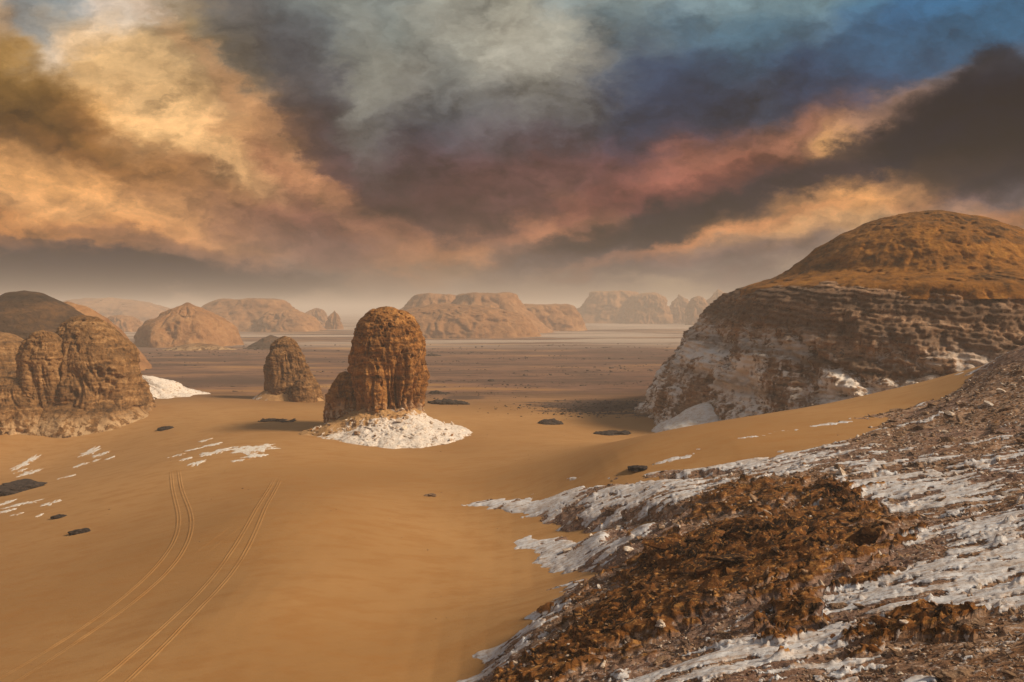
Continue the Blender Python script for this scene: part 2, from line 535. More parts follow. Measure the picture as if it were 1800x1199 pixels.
def hill_hit(px, py):
    r = ray(px, py)
    d = np.arange(12, 170, .25)
    x = r[0] * d / r[1]; zz = CAM_Z + r[2] * d / r[1]
    h = np.maximum(hill_base(x, d), sand_near(x, d))
    k = int(np.argmax(zz < h)) if np.any(zz < h) else len(d) - 1
    return float(x[k]), float(d[k]), float(h[k])


_bias = []
for px, py, d, rad, v in [(1000, 960, 82, 9, .55), (900, 1060, 66, 7, .5), (960, 878, 95, 12, .5), (1300, 815, 80, 10, .35),
                          (1250, 1130, 30, 5, .5), (1480, 1130, 21, 3.0, .5), (1700, 1040, 24, 4, .4), (1650, 930, 37, 5, .45),
                          (1680, 850, 45, 7, .45), (1450, 880, 52, 4, .4), (1500, 760, 78, 7, .2), (1700, 655, 88, 5, .3), (830, 1150, 60, 7, .4),
                          (1720, 720, 66, 9, -.6), (1250, 950, 46, 6, -.6), (1400, 960, 40, 5, -.5), (1650, 1150, 18, 2.5, -.6),
                          (1330, 1080, 28, 3, -.5), (1760, 880, 36, 5, -.35), (1120, 1100, 42, 6, -.5), (1600, 780, 64, 7, -.3), (1780, 640, 74, 9, -.6)]:
    p = hill_hit(px, py)
    _bias.append((p[0], p[1], rad * p[1] / d, v))


# rusty crag zones: (px, py, half width m, half depth m, turn, strength)
CRAGS = [(hill_hit(px, py), rx, ry, math.cos(a), math.sin(a), k) for px, py, rx, ry, a, k in
         [(1290, 975, 9.5, 12.0, .1, 1.0), (1180, 1040, 6.0, 8.0, .3, .95), (1400, 930, 7.0, 9.0, 0, .9), (1320, 880, 8.0, 8.0, 0, .7), (1478, 880, 7.0, 2.0, 1.45, .9),
          (1400, 1090, 5.5, 1.8, 1.2, .7), (1600, 1110, 3.4, 3.0, .2, .7), (1080, 1110, 8.0, 5.0, .35, .85), (980, 1180, 6.0, 4.0, .35, .7), (1540, 1010, 3.5, 2.0, .5, .6)]]
TONGUES = []
for px0, py0, d0, px1, py1, d1, wid, amp in [(835, 884, 105, 1100, 868, 92, 2.4, 1.0), (1100, 862, 92, 1400, 800, 84, 1.8, .8), (930, 955, 88, 1085, 965, 78, 3.8, 1.1),
                                             (965, 1030, 72, 1080, 1000, 66, 1.6, .8), (870, 1130, 63, 1010, 1060, 60, 2.4, .9), (1150, 812, 94, 1620, 706, 92, 1.6, .8),
                                             (1660, 664, 103, 1760, 632, 92, 1.8, .6), (800, 1190, 59, 900, 1180, 48, 2.2, .7), (930, 838, 108, 1040, 836, 102, 1.2, .6)]:
    TONGUES.append((hill_hit(px0, py0), hill_hit(px1, py1), wid, amp))


GAPS = [(hill_hit(a, b), hill_hit(c, d), w, k) for a, b, c, d, w, k in
        [(860, 916, 1150, 902, 1.5, 1.5), (960, 1018, 1090, 985, 1.3, 1.4), (985, 852, 1260, 833, 1.3, 1.3), (880, 1112, 1000, 1045, .9, 1.2),
         (1120, 822, 1420, 782, 1.0, 1.1), (1350, 800, 1600, 730, .8, 1.0), (1080, 930, 1180, 905, 1.6, 1.2)]]


def hill(x, y, full=False):
    x = np.asarray(x, np.float32); y = np.asarray(y, np.float32)
    zb = hill_base(x, y)
    sand = sand_near(x, y)
    wx = x + 4.0 * perlin2(x * .05, y * .06, 3)
    wy = y + 3.0 * perlin2(x * .05, y * .08, 4) + .6 * perlin2(x * .2, y * .3, 8)
    s = fbm2(wx * .05, wy * .26, 4, 10)
    s2 = fbm2(wx * .19, wy * .70, 5, 20, .56)
    s3 = fbm2(x * .6, y * .9, 4, 25, .6)
    b = np.zeros_like(x)
    for bx, by, rad, v in _bias:
        b += v * np.exp(-((x - bx) ** 2 * .6 + (y - by) ** 2) / rad ** 2)
    tg = np.zeros_like(x); ta = np.zeros_like(x)
    yw = y + 1.0 * perlin2(x * .2, y * .3, 12) + .4 * s3; xw = x + 1.8 * perlin2(x * .2, y * .5, 14) + s3
    for p, q, wid, amp in TONGUES:
        ex, ey = q[0] - p[0], q[1] - p[1]
        t = np.clip(((xw - p[0]) * ex + (yw - p[1]) * ey) / (ex * ex + ey * ey), 0, 1)
        d2 = (xw - p[0] - t * ex) ** 2 + (yw - p[1] - t * ey) ** 2
        k = np.exp(-d2 / wid ** 2 * 1.4)
        tg = np.maximum(tg, k); ta = np.maximum(ta, amp * k)
    rim = 1 - sstep(zb - sand, .2, 1.15)
    gp = np.zeros_like(x)
    for p, q, wid, k in GAPS:
        ex, ey = q[0] - p[0], q[1] - p[1]
        t = np.clip(((xw - p[0]) * ex + (yw - p[1]) * ey) / (ex * ex + ey * ey), 0, 1)
        d2 = (xw - p[0] - t * ex) ** 2 + (yw - p[1] - t * ey) ** 2
        gp = np.maximum(gp, k * np.exp(-d2 / wid ** 2))
    rust = np.zeros_like(x)
    for c, rx, ry, ca, sa, k in CRAGS:
        ax, ay = x - c[0] + 1.5 * s3, y - c[1] + 1.5 * s2
        e = ((ax * ca + ay * sa) / rx) ** 2 + ((ay * ca - ax * sa) / ry) ** 2
        rust = np.maximum(rust, k * np.exp(-e * 1.1))
    rust = sstep(rust + .85 * s2 + .5 * s3, .30, .62)
    cm = s * .75 + s2 * 1.3 + s3 * .42 + b * .58 - .17 + .34 * tg * rim - .6 * rust - .35 * gp
    chalk = sstep(cm, -.04, .08)
    rough = 1 - chalk
    z = zb - rim * (1.0 - 1.3 * ta) + .45 * s + rim * .55 * s2 + rim * .25 * s3
    hm = 1 - .6 * rim
    z = z - gp * (.9 + .4 * s2)
    # chalk sheets stand a hand's breadth proud with broken edges, rubble lies on top of the rest
    z = z + .22 * sstep(cm, .0, .05) * hm
    z = z + hm * .5 * fbm2(x * .14, y * .18, 3, 110)
    cr = fbm2(x * .5 + .8 * y, y * .5 - .3 * x, 4, 50, .6, True)
    z = z + rough * hm * (.16 * cr + .12 * fbm2(x * 1.3, y * 1.6, 4, 60, .65) + .30 * fbm2(wx * .3, wy * .5, 3, 65))
    cg = fbm2(x * .28 + .3 * y, y * .42 - .1 * x, 5, 150, .58, True)
    z = z + rust * (.62 * cg + .25 * fbm2(x * 1.2, y * 1.7, 3, 155, .6, True) + .1)
    ck = fbm2(x * .8, y * 1.1, 3, 75, .55, True)
    z = z + chalk * (.02 * s3 - .05 * sstep(ck, .5, .9))
    # at its rim the rock lies flush with the sand
    dz = z - sand
    wide = 1 - sstep(zb - sand, .5, 1.35)
    z = sand + np.where(dz > 0, dz * (1 - .68 * wide), dz)
    return (z, chalk, rust) if full else (z, chalk)


def sand_ray(px, py, f=None):
    """where the line of sight through that pixel meets the sand (or another surface)"""
    r = ray(px, py)
    d = np.concatenate([np.arange(6, 140, .25), np.arange(140, 900, 1.0)])
    x = r[0] * d / r[1]; zz = CAM_Z + r[2] * d / r[1]
    h = (f or sand_z)(x, d)
    k = int(np.argmax(zz < h)) if np.any(zz < h) else len(d) - 1
    return float(x[k]), float(d[k]), float(h[k])


def land(x, y):
    return np.maximum(sand_z(x, y), np.where(np.hypot(x, y) < 150, hill(x, y)[0], -99))


# ------------------------------------------------------------------ materials
def new_mat(name):
    m = bpy.data.materials.new(name)
    m.use_nodes = True
    nt = NT(m.node_tree)
    b = m.node_tree.nodes['Principled BSDF']
    b.inputs['Roughness'].default_value = 0.92
    b.inputs['Specular IOR Level'].default_value = 0.15
    geo = nt.n.new('ShaderNodeNewGeometry')
    return m, nt, b, geo.outputs['Position']


def bump(nt, b, h, strength=0.5, dist=0.1):
    n = nt.n.new('ShaderNodeBump')
    n.inputs['Strength'].default_value = strength
    n.inputs['Distance'].default_value = dist
    nt.put(n.inputs['Height'], h)
    nt.l.new(n.outputs[0], b.inputs['Normal'])


def mat_sand():
    m, t, b, P = new_mat('sand')
    x, y, z = t.xyz(P)
    big = t.noise(P, 0.018, 4, .5)
    mid = t.noise(t.scale(P, (.25, .6, .3)), 1.0, 5, .6)
    base = t.mix(t.ss(big, .35, .65), (.310, .157, .053), (.41, .220, .083))
    base = t.mix(t.math('MULTIPLY', t.ss(mid, .42, .68), .55), base, (.31, .138, .038))
    # gravel plain beyond the dunes: purple brown lag, streaked across the view
    st = t.noise(t.scale(P, (.006, .028, 0)), 1.0, 7, .62)
    st2 = t.noise(t.scale(P, (.045, .17, 0)), 1.0, 7, .70)
    gm = t.math('MULTIPLY', t.ss(y, 205, 300), t.ss(t.math('ADD', st, t.math('MULTIPLY', t.math('SUBTRACT', st2, .5), .5)), .30, .46))
    grav = t.mix(t.ss(st2, .38, .62), (.11, .056, .044), (.25, .130, .082))
    dk = t.ss(t.math('ADD', t.math('MULTIPLY', st2, .6), t.math('MULTIPLY', st, .4)), .49, .53)
    grav = t.mix(t.math('MULTIPLY', dk, .85), grav, (.034, .022, .022))
    base = t.mix(gm, base, grav)
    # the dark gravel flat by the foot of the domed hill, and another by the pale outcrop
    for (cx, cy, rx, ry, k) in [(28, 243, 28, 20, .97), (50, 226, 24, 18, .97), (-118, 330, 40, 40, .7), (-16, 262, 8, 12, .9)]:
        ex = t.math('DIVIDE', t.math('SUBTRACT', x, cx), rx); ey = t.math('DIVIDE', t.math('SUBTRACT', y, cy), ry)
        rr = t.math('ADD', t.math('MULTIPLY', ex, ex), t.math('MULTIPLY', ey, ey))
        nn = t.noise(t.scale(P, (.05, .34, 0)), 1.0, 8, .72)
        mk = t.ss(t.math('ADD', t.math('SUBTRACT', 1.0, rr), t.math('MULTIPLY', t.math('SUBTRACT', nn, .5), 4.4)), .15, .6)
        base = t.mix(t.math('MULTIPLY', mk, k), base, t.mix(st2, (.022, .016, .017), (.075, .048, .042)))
    # pale salt pans far out
    sp = t.math('MULTIPLY', t.ss(y, 560, 800), t.ss(t.noise(t.scale(P, (.0022, .010, 0)), 1.0, 6, .65), .46, .54))
    base = t.mix(t.math('MULTIPLY', sp, .7), base, (.52, .42, .34))
    grain = t.noise(P, 9.0, 3, .6)
    base = t.mix(t.math('MULTIPLY', grain, .22), base, (.30, .14, .045))
    t.l.new(base, b.inputs['Base Color'])
    rip = t.noise(t.scale(P, (.5, 1.8, 1)), 1.2, 5, .6)
    bump(t, b, t.math('ADD', rip, t.math('MULTIPLY', grain, .35)), .5, .12)
    return m


def mat_strata(name, dark, mid, light, pale, zscale=1.0, size=1.0, pale_at=None, attr=None, streak=1.0, varnish=.5, bands=None, pale_f=None, dip=(0, 0)):
    """layered sandy limestone: bedding by height, blotches, dark varnish, pale chalk low down"""
    m, t, b, P = new_mat(name)
    x, y, z = t.xyz(P)
    w = t.noise(P, .12 / size, 4, .6)
    zz = t.math('ADD', z, t.math('MULTIPLY', t.math('SUBTRACT', w, .5), 5.0 * size))
    if dip[0]:
        zz = t.math('ADD', zz, t.math('ADD', t.math('MULTIPLY', t.math('SUBTRACT', x, 60.0), dip[0]), t.math('MULTIPLY', t.math('SUBTRACT', y, 160.0), dip[1])))
    bed = t.noise(t.comb(t.math('MULTIPLY', x, .05 / size), t.math('MULTIPLY', y, .05 / size), t.math('MULTIPLY', zz, zscale / size)), 1.0, 6, .68)
    blot = t.noise(P, .55 / size, 7, .66, .6)
    fine = t.noise(P, 2.6 / size, 5, .65)
    vert = t.noise(t.scale(P, (.9 / size, .9 / size, .10 / size)), 1.0, 6, .62)
    f = t.math('ADD', t.math('MULTIPLY', bed, .5), t.math('MULTIPLY', blot, .5))
    c = t.mix(t.ss(f, .36, .54), dark, mid)
    c = t.mix(t.ss(f, .50, .64), c, light)
    c = t.mix(t.math('MULTIPLY', t.ss(vert, .54, .66), .55 * streak), c, light)
    c = t.mix(t.math('MULTIPLY', t.ss(t.math('ADD', t.math('MULTIPLY', blot, .6), t.math('MULTIPLY', fine, .4)), .53, .62), varnish), c, dark)
    vs2 = t.noise(t.vmath('ADD', t.scale(P, (.55 / size, .55 / size, .055 / size)), (7.3, 1.1, 0)), 1.0, 5, .6)
    c = t.mix(t.math('MULTIPLY', t.ss(vs2, .53, .62), .65 * streak), c, dark)
    if pale_at is not None:
        lo, hi = pale_at
        pm = t.math('MULTIPLY', t.math('SUBTRACT', 1.0, t.ss(zz, lo, hi)), t.ss(t.math('ADD', t.math('MULTIPLY', t.noise(P, pale_f or .3, 5, .62, .5), .55), t.math('ADD', t.math('MULTIPLY', blot, .2), t.math('MULTIPLY', vert, .25))), .465, .535))
        c = t.mix(pm, c, pale)
    if bands:
        for (z0, z1, colr, k) in bands:
            bm_ = t.math('MULTIPLY', t.ss(zz, z0 - 1.5, z0 + 1.0), t.math('SUBTRACT', 1.0, t.ss(zz, z1 - 1.0, z1 + 1.5)))
            bm_ = t.math('MULTIPLY', bm_, t.ss(t.math('ADD', t.math('MULTIPLY', bed, .6), t.math('MULTIPLY', blot, .4)), .40, .52))
            c = t.mix(t.math('MULTIPLY', bm_, k), c, colr)
    if attr:
        c = t.mix(t.ss(t.math('ADD', t.attr(attr), t.math('MULTIPLY', t.math('SUBTRACT', fine, .5), .7)), .35, .65), c, pale)
    t.l.new(c, b.inputs['Base Color'])
    h = t.math('ADD', t.math('ADD', t.math('MULTIPLY', bed, .8), blot), t.math('MULTIPLY', fine, .5))
    bump(t, b, h, .8, .45 * size)
    return m


def mat_chalk(name='chalk'):
    m, t, b, P = new_mat(name)
    n = t.noise(t.scale(P, (.6, 1.4, 1.4)), 1.0, 6, .6)
    f = t.noise(P, 4.0, 5, .65)
    c = t.mix(t.ss(n, .42, .62), (.74, .69, .64), (.60, .50, .41))
    c = t.mix(t.ss(f, .56, .68), c, (.40, .27, .17))
    t.l.new(c, b.inputs['Base Color'])
    bump(t, b, t.math('ADD', n, f), .6, .12)
    return m


def mat_apron():
    m, t, b, P = new_mat('apron_rubble')
    a = t.attr('chalk')
    n = t.noise(P, .45, 6, .65)
    f = t.noise(P, 2.2, 6, .68)
    k = t.ss(t.math('ADD', a, t.math('MULTIPLY', t.math('SUBTRACT', n, .5), 2.6)), .36, .66)
    c = t.mix(k, t.mix(n, (.50, .29, .12), (.36, .19, .08)), t.mix(n, (.78, .72, .67), (.60, .48, .38)))
    c = t.mix(t.ss(f, .54, .64), c, (.30, .155, .07))
    t.l.new(c, b.inputs['Base Color'])
    bump(t, b, t.math('ADD', n, f), .8, .35)
    return m


def mat_hill():
    m, t, b, P = new_mat('hillside_rock')
    a = t.attr('chalk')
    n1 = t.noise(t.scale(P, (.35, 1.3, 1.3)), 1.0, 7, .66)
    n2 = t.noise(t.scale(P, (1.3, 4.0, 3.0)), 1.0, 6, .66)
    n3 = t.noise(P, 7.0, 5, .65)
    big = t.noise(P, .07, 3, .5)
    k = t.ss(t.math('ADD', a, t.math('ADD', t.math('MULTIPLY', t.math('SUBTRACT', n1, .5), .9), t.math('MULTIPLY', t.math('SUBTRACT', n2, .5), .7))), .36, .62)
    brown = t.mix(t.ss(n2, .38, .58), (.055, .028, .018), (.26, .128, .060))
    brown = t.mix(t.ss(n1, .46, .60), brown, (.38, .225, .135))
    brown = t.mix(t.ss(t.noise(P, 3.2, 4, .6), .56, .64), brown, (.50, .40, .34))
    brown = t.mix(t.math('MULTIPLY', t.ss(big, .4, .6), .5), brown, (.20, .12, .10))
    white = t.mix(t.ss(n1, .40, .66), (.62, .60, .605), (.48, .40, .35))
    white = t.mix(t.math('MULTIPLY', t.ss(n2, .50, .62), .8), white, (.34, .22, .15))
    c = t.mix(k, brown, white)
    ru = t.ss(t.math('ADD', t.attr('rust'), t.math('MULTIPLY', t.math('SUBTRACT', n2, .5), .8)), .35, .65)
    rc = t.mix(t.ss(n1, .36, .52), (.024, .011, .006), (.17, .062, .013))
    rc = t.mix(t.ss(n2, .52, .64), rc, (.40, .19, .055))
    c = t.mix(ru, c, rc)
    c = t.mix(t.ss(n3, .60, .68), c, (.07, .045, .035))
    t.l.new(c, b.inputs['Base Color'])
    hgt_ = t.math('ADD', t.math('ADD', n1, n2), t.math('MULTIPLY', n3, .5))
    bump(t, b, t.math('MULTIPLY', hgt_, t.math('SUBTRACT', 1.0, t.math('MULTIPLY', k, .72))), .8, .22)
    return m


def mat_rock(name, c0, c1, c2, s=1.0):
    m, t, b, P = new_mat(name)
    oi = t.n.new('ShaderNodeObjectInfo')
    n = t.noise(P, 1.4 * s, 6, .66, .4)
    f = t.noise(P, 6.0 * s, 5, .65)
    c = t.mix(t.ss(n, .42, .57), c0, c1)
    c = t.mix(t.ss(f, .54, .66), c, c2)
    c = t.mix(t.math('MULTIPLY', oi.outputs['Random'], .45), c, c0)
    t.l.new(c, b.inputs['Base Color'])
    bump(t, b, t.math('ADD', n, f), .9, .10 / s)
    return m


M_SAND = mat_sand()
M_TOWER = mat_strata('tower_rock', (.026, .011, .005), (.26, .105, .026), (.50, .245, .075), (.72, .60, .47), .9, .7, (3, 9), None, .8, .6)
M_TOWER2 = mat_strata('small_tower_rock', (.030, .015, .008), (.18, .085, .030), (.38, .21, .085), (.5, .3, .2), .9, .7, None, None, .6, .6)
M_LEFT = mat_strata('outcrop_rock', (.042, .021, .010), (.21, .102, .036), (.42, .235, .10), (.50, .32, .17), .8, .8, (-2, 3), None, .6, .5)
M_DARKHILL = mat_strata('dark_hill_rock', (.018, .011, .007), (.055, .030, .016), (.14, .068, .028), (.45, .3, .18), .5, 1.6, None, None, .3, .5)
M_CLIFF = mat_strata('cliff_rock', (.040, .022, .014), (.34, .19, .105), (.56, .37, .24), (.78, .69, .61), 1.0, 1.0, (14, 27), None, .7, .8,
                     [(23, 27, (.05, .028, .018), .6), (29, 32.5, (.045, .026, .018), .7), (16, 18.5, (.07, .04, .025), .6), (8, 10, (.08, .045, .028), .5)], .085, (.10, -.05))
M_DOME = mat_strata('dome_rock', (.050, .022, .005), (.27, .102, .012), (.42, .185, .030), (.5, .3, .1), .35, 1.5, None, None, .3, .5)
M_MESA = mat_strata('mesa_rock', (.16, .068, .026), (.31, .142, .055), (.42, .22, .095), (.60, .45, .3), .12, 5.0, None, None, .5, .3)
M_CHALK = mat_chalk()
M_APRON = mat_apron()


def mat_crust():
    m, t, b, P = new_mat('sandy_crust')
    n = t.noise(t.scale(P, (.8, .35, 1)), 1.0, 7, .68)
    f = t.noise(P, 3.0, 6, .66)
    c = t.mix(t.ss(f, .40, .60), (.74, .70, .66), (.56, .46, .36))
    c = t.mix(t.ss(t.math('ADD', t.math('MULTIPLY', n, .7), t.math('MULTIPLY', f, .3)), .51, .58), c, (.40, .20, .062))
    t.l.new(c, b.inputs['Base Color'])
    bump(t, b, t.math('ADD', n, f), .6, .08)
    return m


M_CRUST = mat_crust()
M_HILL = mat_hill()
M_RUST = mat_rock('rusty_rock', (.022, .010, .005), (.17, .060, .012), (.42, .20, .055), .7)
M_DARK = mat_rock('dark_ironstone', (.018, .014, .013), (.05, .034, .028), (.12, .08, .06))
M_BROWN = mat_rock('brown_stone', (.12, .07, .045), (.27, .16, .09), (.42, .29, .19))
M_PALE = mat_rock('pale_stone', (.42, .30, .21), (.66, .57, .49), (.78, .72, .66))

# ------------------------------------------------------------------ ground sheet
def polar_grid(az_list, r_list):
    A, Rr = np.meshgrid(az_list, r_list)
    return Rr * np.sin(A), Rr * np.cos(A)


az_d = np.radians(np.concatenate([np.linspace(-180, -46, 68, endpoint=False), np.linspace(-46, 46, 500, endpoint=False), np.linspace(46, 180, 68)]))
rs = np.concatenate([np.geomspace(2.0, 25, 18, endpoint=False), np.geomspace(25, 420, 390, endpoint=False), np.geomspace(420, 9000, 90)])
gx, gy = polar_grid(az_d, rs)
gz = sand_z(gx, gy)
hv = np.stack([gx, gy, gz], -1).reshape(-1, 3)
ground = link('ground', make_mesh('ground', hv, grid_faces(len(az_d), len(rs))[:, ::-1]), M_SAND)
ground['kind'] = 'structure'

# near hillside
az_h = np.radians(np.concatenate([np.linspace(-60, -12, 60, endpoint=False), np.linspace(-12, 36, 570, endpoint=False), np.linspace(36, 110, 60)]))
rh = np.concatenate([np.geomspace(1.2, 20, 30, endpoint=False), np.geomspace(20, 150, 500)])
hx, hy = polar_grid(az_h, rh)
hz, hc, hr = hill(hx, hy, True)
# let the sheet dive under the sand where its rim ends
jx = (.35 * (1 - hc) + .4 * hr) * fbm3(hx * .8, hy * .8, hz * 1.5, 2, 80)
jy = (.35 * (1 - hc) + .4 * hr) * fbm3(hx * .8, hy * .8, hz * 1.5, 2, 90)
hv = np.stack([hx + jx, hy + jy, hz], -1).reshape(-1, 3)
hillside = link('hillside', make_mesh('hillside', hv, grid_faces(len(az_h), len(rh))[:, ::-1], attrs={'chalk': hc, 'rust': hr}), M_HILL)
hillside['kind'] = 'structure'


# ------------------------------------------------------------------ rock bodies
def body(name, mat, parent, prof, rx, ry, nt=200, nz=120, seed=0, sq=2.0, flute=0.0, flute_n=16, flute_z=(0, 1),
         strata=0.0, strata_f=1.2, rough=0.5, rough_f=.15, lump=0.0, lump_f=.05, lean=(0, 0), rot=0.0, attr=None, off=(0, 0), fine=.0, fine_f=1.0, u0=270, uk=.45, cav=0.0, cav_f=.3, step=0.0, step_f=.5, skew=0.0, dip=(0, 0)):
    """a weathered rock mass: profile [(z, r 0..1)] from foot to top, elliptic plan rx, ry, then eroded"""
    pz = np.array([p[0] for p in prof], float); pr = np.array([p[1] for p in prof], float)
    # even spacing along the profile
    rm = .5 * (rx + ry)
    seg = np.concatenate([[0], np.cumsum(np.hypot(np.diff(pz), np.diff(pr) * rm))])
    tt = np.linspace(0, seg[-1], nz)
    # smooth the polyline
    z = np.interp(tt, seg, pz); r = np.interp(tt, seg, pr)
    kw = max(3, nz // 22) | 1
    ker = np.hanning(kw + 2)[1:-1]; ker /= ker.sum()
    zp = np.pad(z, kw // 2, mode='edge'); rp = np.pad(r, kw // 2, mode='edge')
    z = np.convolve(zp, ker, 'valid'); r = np.convolve(rp, ker, 'valid')
    r[-1] = 0.0005
    th = np.linspace(0, 2 * np.pi, nt, endpoint=False)
    th = th - uk * np.sin(th - R(u0))
    T, Z = np.meshgrid(th, z)
    Rr = np.repeat(r[:, None], nt, 1)
    c, s = np.cos(T), np.sin(T)
    se = (np.abs(c) ** sq + np.abs(s) ** sq) ** (-1.0 / sq)
    X = rx * Rr * c * se; Y = ry * Rr * s * se
    h01 = (Z - pz.min()) / max(1e-6, (pz.max() - pz.min()))
    X = X + lean[0] * h01 + off[0] * 0; Y = Y + lean[1] * h01
    rr0 = np.sqrt(X * X + Y * Y) + 1e-6
    nx, ny = c, s
    amp_in = np.clip(Rr * 2.5, 0, 1)
    d = np.zeros_like(X)
    if lump:
        d += lump * fbm3(X * lump_f, Y * lump_f, Z * lump_f, 3, seed)
    d += rough * fbm3(X * rough_f, Y * rough_f, Z * rough_f, 5, seed + 5, .55)
    if strata:
        d += strata * fbm3(X * .03, Y * .03, Z * strata_f + .5 * perlin3(X * .1, Y * .1, Z * .1, seed), 4, seed + 11, .65)
    if flute:
        q = flute_n / (2 * np.pi)
        wob = .5 * perlin3(X * .08, Y * .08, Z * .08, seed + 20)
        sk = skew * (Z - pz.max()) * .03
        cs2, sn2 = np.cos(T + sk), np.sin(T + sk)
        fl = fbm3(cs2 * q + wob, sn2 * q + wob, Z * .035, 3, seed + 21, .55, True)
        win = sstep(h01, flute_z[0] - .15, flute_z[0] + .02) * (1 - sstep(h01, flute_z[1] - .05, flute_z[1] + .15))
        d += flute * win * (.25 - np.maximum(fl, -.4) ** 2 * np.sign(fl) * 1.3)
    if cav:
        cn = fbm3(X * cav_f, Y * cav_f, Z * cav_f * .8, 3, seed + 50, .6)
        d -= cav * sstep(cn, .12, .38)
    if step:
        sn = (Z + dip[0] * X + dip[1] * Y) * step_f + 1.2 * perlin3(X * .04, Y * .04, Z * .04, seed + 60) + .3 * perlin3(X * .2, Y * .2, Z * .2, seed + 61)
        fr = sn - np.floor(sn)
        d += step * (sstep(fr, 0, .25) - fr)
    if fine:
        d += fine * fbm3(X * fine_f, Y * fine_f, Z * fine_f * 1.6, 3, seed + 40, .6, True)
    X = X + nx * d * amp_in; Y = Y + ny * d * amp_in
    Z2 = Z + .35 * d * (1 - amp_in * .7) + (rough * .35) * fbm3(X * rough_f * 1.5, Y * rough_f * 1.5, Z * rough_f, 3, seed + 33) * sstep(h01, .1, .4)
    if rot:
        cr, sr = math.cos(rot), math.sin(rot)
        X, Y = X * cr - Y * sr, X * sr + Y * cr
    at = None
    if attr:
        at = {k: f(X, Y, Z2, h01) for k, f in attr.items()}
    me = make_mesh(name, np.stack([X, Y, Z2], -1).reshape(-1, 3), grid_faces(nt, nz, True), attrs=at)
    return link(name, me, mat, parent, (off[0], off[1], 0))


# --- loose stone meshes (angular hulls)
def hull_mesh(name, seed, flat=.6, n=16, mat=None):
    rg = np.random.default_rng(seed)
    bm = bmesh.new()
    p = rg.normal(size=(n, 3)); p /= np.linalg.norm(p, axis=1, keepdims=True)
    p *= rg.uniform(.75, 1.05, (n, 1))
    p[:, 1] *= rg.uniform(.6, .9); p[:, 2] *= flat
    for q in p:
        bm.verts.new(q)
    res = bmesh.ops.convex_hull(bm, input=bm.verts)
    junk = [e for e in res['geom_interior'] if isinstance(e, bmesh.types.BMVert)]
    bmesh.ops.delete(bm, geom=junk, context='VERTS')
    bmesh.ops.recalc_face_normals(bm, faces=bm.faces)
    me = bpy.data.meshes.new(name)
    bm.to_mesh(me); bm.free()
    if mat:
        me.materials.append(mat)
    return me


def mesh_arrays(me):
    v = np.empty(len(me.vertices) * 3, np.float32); me.vertices.foreach_get('co', v)
    f = np.array([tuple(p.vertices) for p in me.polygons], np.int32)
    return v.reshape(-1, 3), f


STONES = [hull_mesh('stone_shape', 100 + k, .35 + .06 * (k % 5), 9) for k in range(10)]
STONE_ARR = [mesh_arrays(m) for m in STONES]


def scatter(name, xs, ys, zs, sizes, mat, seed=0, stretch=1.0, parent=None, tilt=.35):
    """many small stones joined in one piece"""
    rg = np.random.default_rng(seed)
    V = []; Fc = []; base = 0
    for x, y, z, s in zip(xs, ys, zs, sizes):
        v, f = STONE_ARR[rg.integers(len(STONE_ARR))]
        a = rg.uniform(0, 2 * np.pi)
        e = Euler((rg.normal(0, tilt), rg.normal(0, tilt), a)).to_matrix()
        M = np.array(e, np.float32)
        w = (v * (s * rg.uniform(.8, 1.5), s, s)) @ M.T
        w[:, 0] *= stretch
        V.append(w + (x, y, z)); Fc.append(f + base); base += len(v)
    me = make_mesh(name, np.concatenate(V), tris=np.concatenate(Fc), smooth=False)
    return link(name, me, mat, parent)


# ------------------------------------------------------------------ the tall tower in the middle
TC = at_d(683, 740, 178)
tower = thing('rock_tower', 'tall round-topped brown rock tower standing on a white rubble apron', 'rock tower', (TC[0], TC[1], 0))
body('column', M_TOWER, tower,
     [(-1, 1.06), (3, 1.0), (8, .93), (13, .97), (17, 1.0), (21, .96), (24.3, .85), (26.6, .66), (28, .42), (28.6, .2), (28.8, 0)],
     7.8, 7.6, 360, 240, 3, 2.3, flute=3.2, flute_n=10, flute_z=(0, .52), strata=.12, strata_f=1.1, rough=1.4, rough_f=.2, lump=1.0, lump_f=.06, fine=.42, fine_f=.7, cav=.9, cav_f=.5, step=.10, step_f=.6)
body('buttress', M_TOWER, tower, [(-1, 1), (4, .95), (8.5, .82), (11.5, .6), (13.6, .3), (14.2, 0)], 4.8, 4.8, 160, 90, 13,
     flute=1.0, flute_n=10, flute_z=(0, .7), strata=.4, rough=1.2, rough_f=.22, fine=.35, cav=.8, off=(-10.2, 2.5))
body('chalk_apron', M_APRON, tower, [(-2.5, 1.02), (0.3, .97), (1.2, .88), (2.2, .72), (3.8, .54), (5.4, .42), (6.6, .25), (7, 0)], 20.5, 19, 300, 110, 23,
     rough=1.7, rough_f=.2, lump=3.0, lump_f=.08, fine=.5, fine_f=.6, cav=.5, strata=.2, off=(-.5, -2.5),
     attr={'chalk': lambda X, Y, Z, h: sstep(X * .045 - Y * .03 - Z * .15 + .98, 0, 1)})

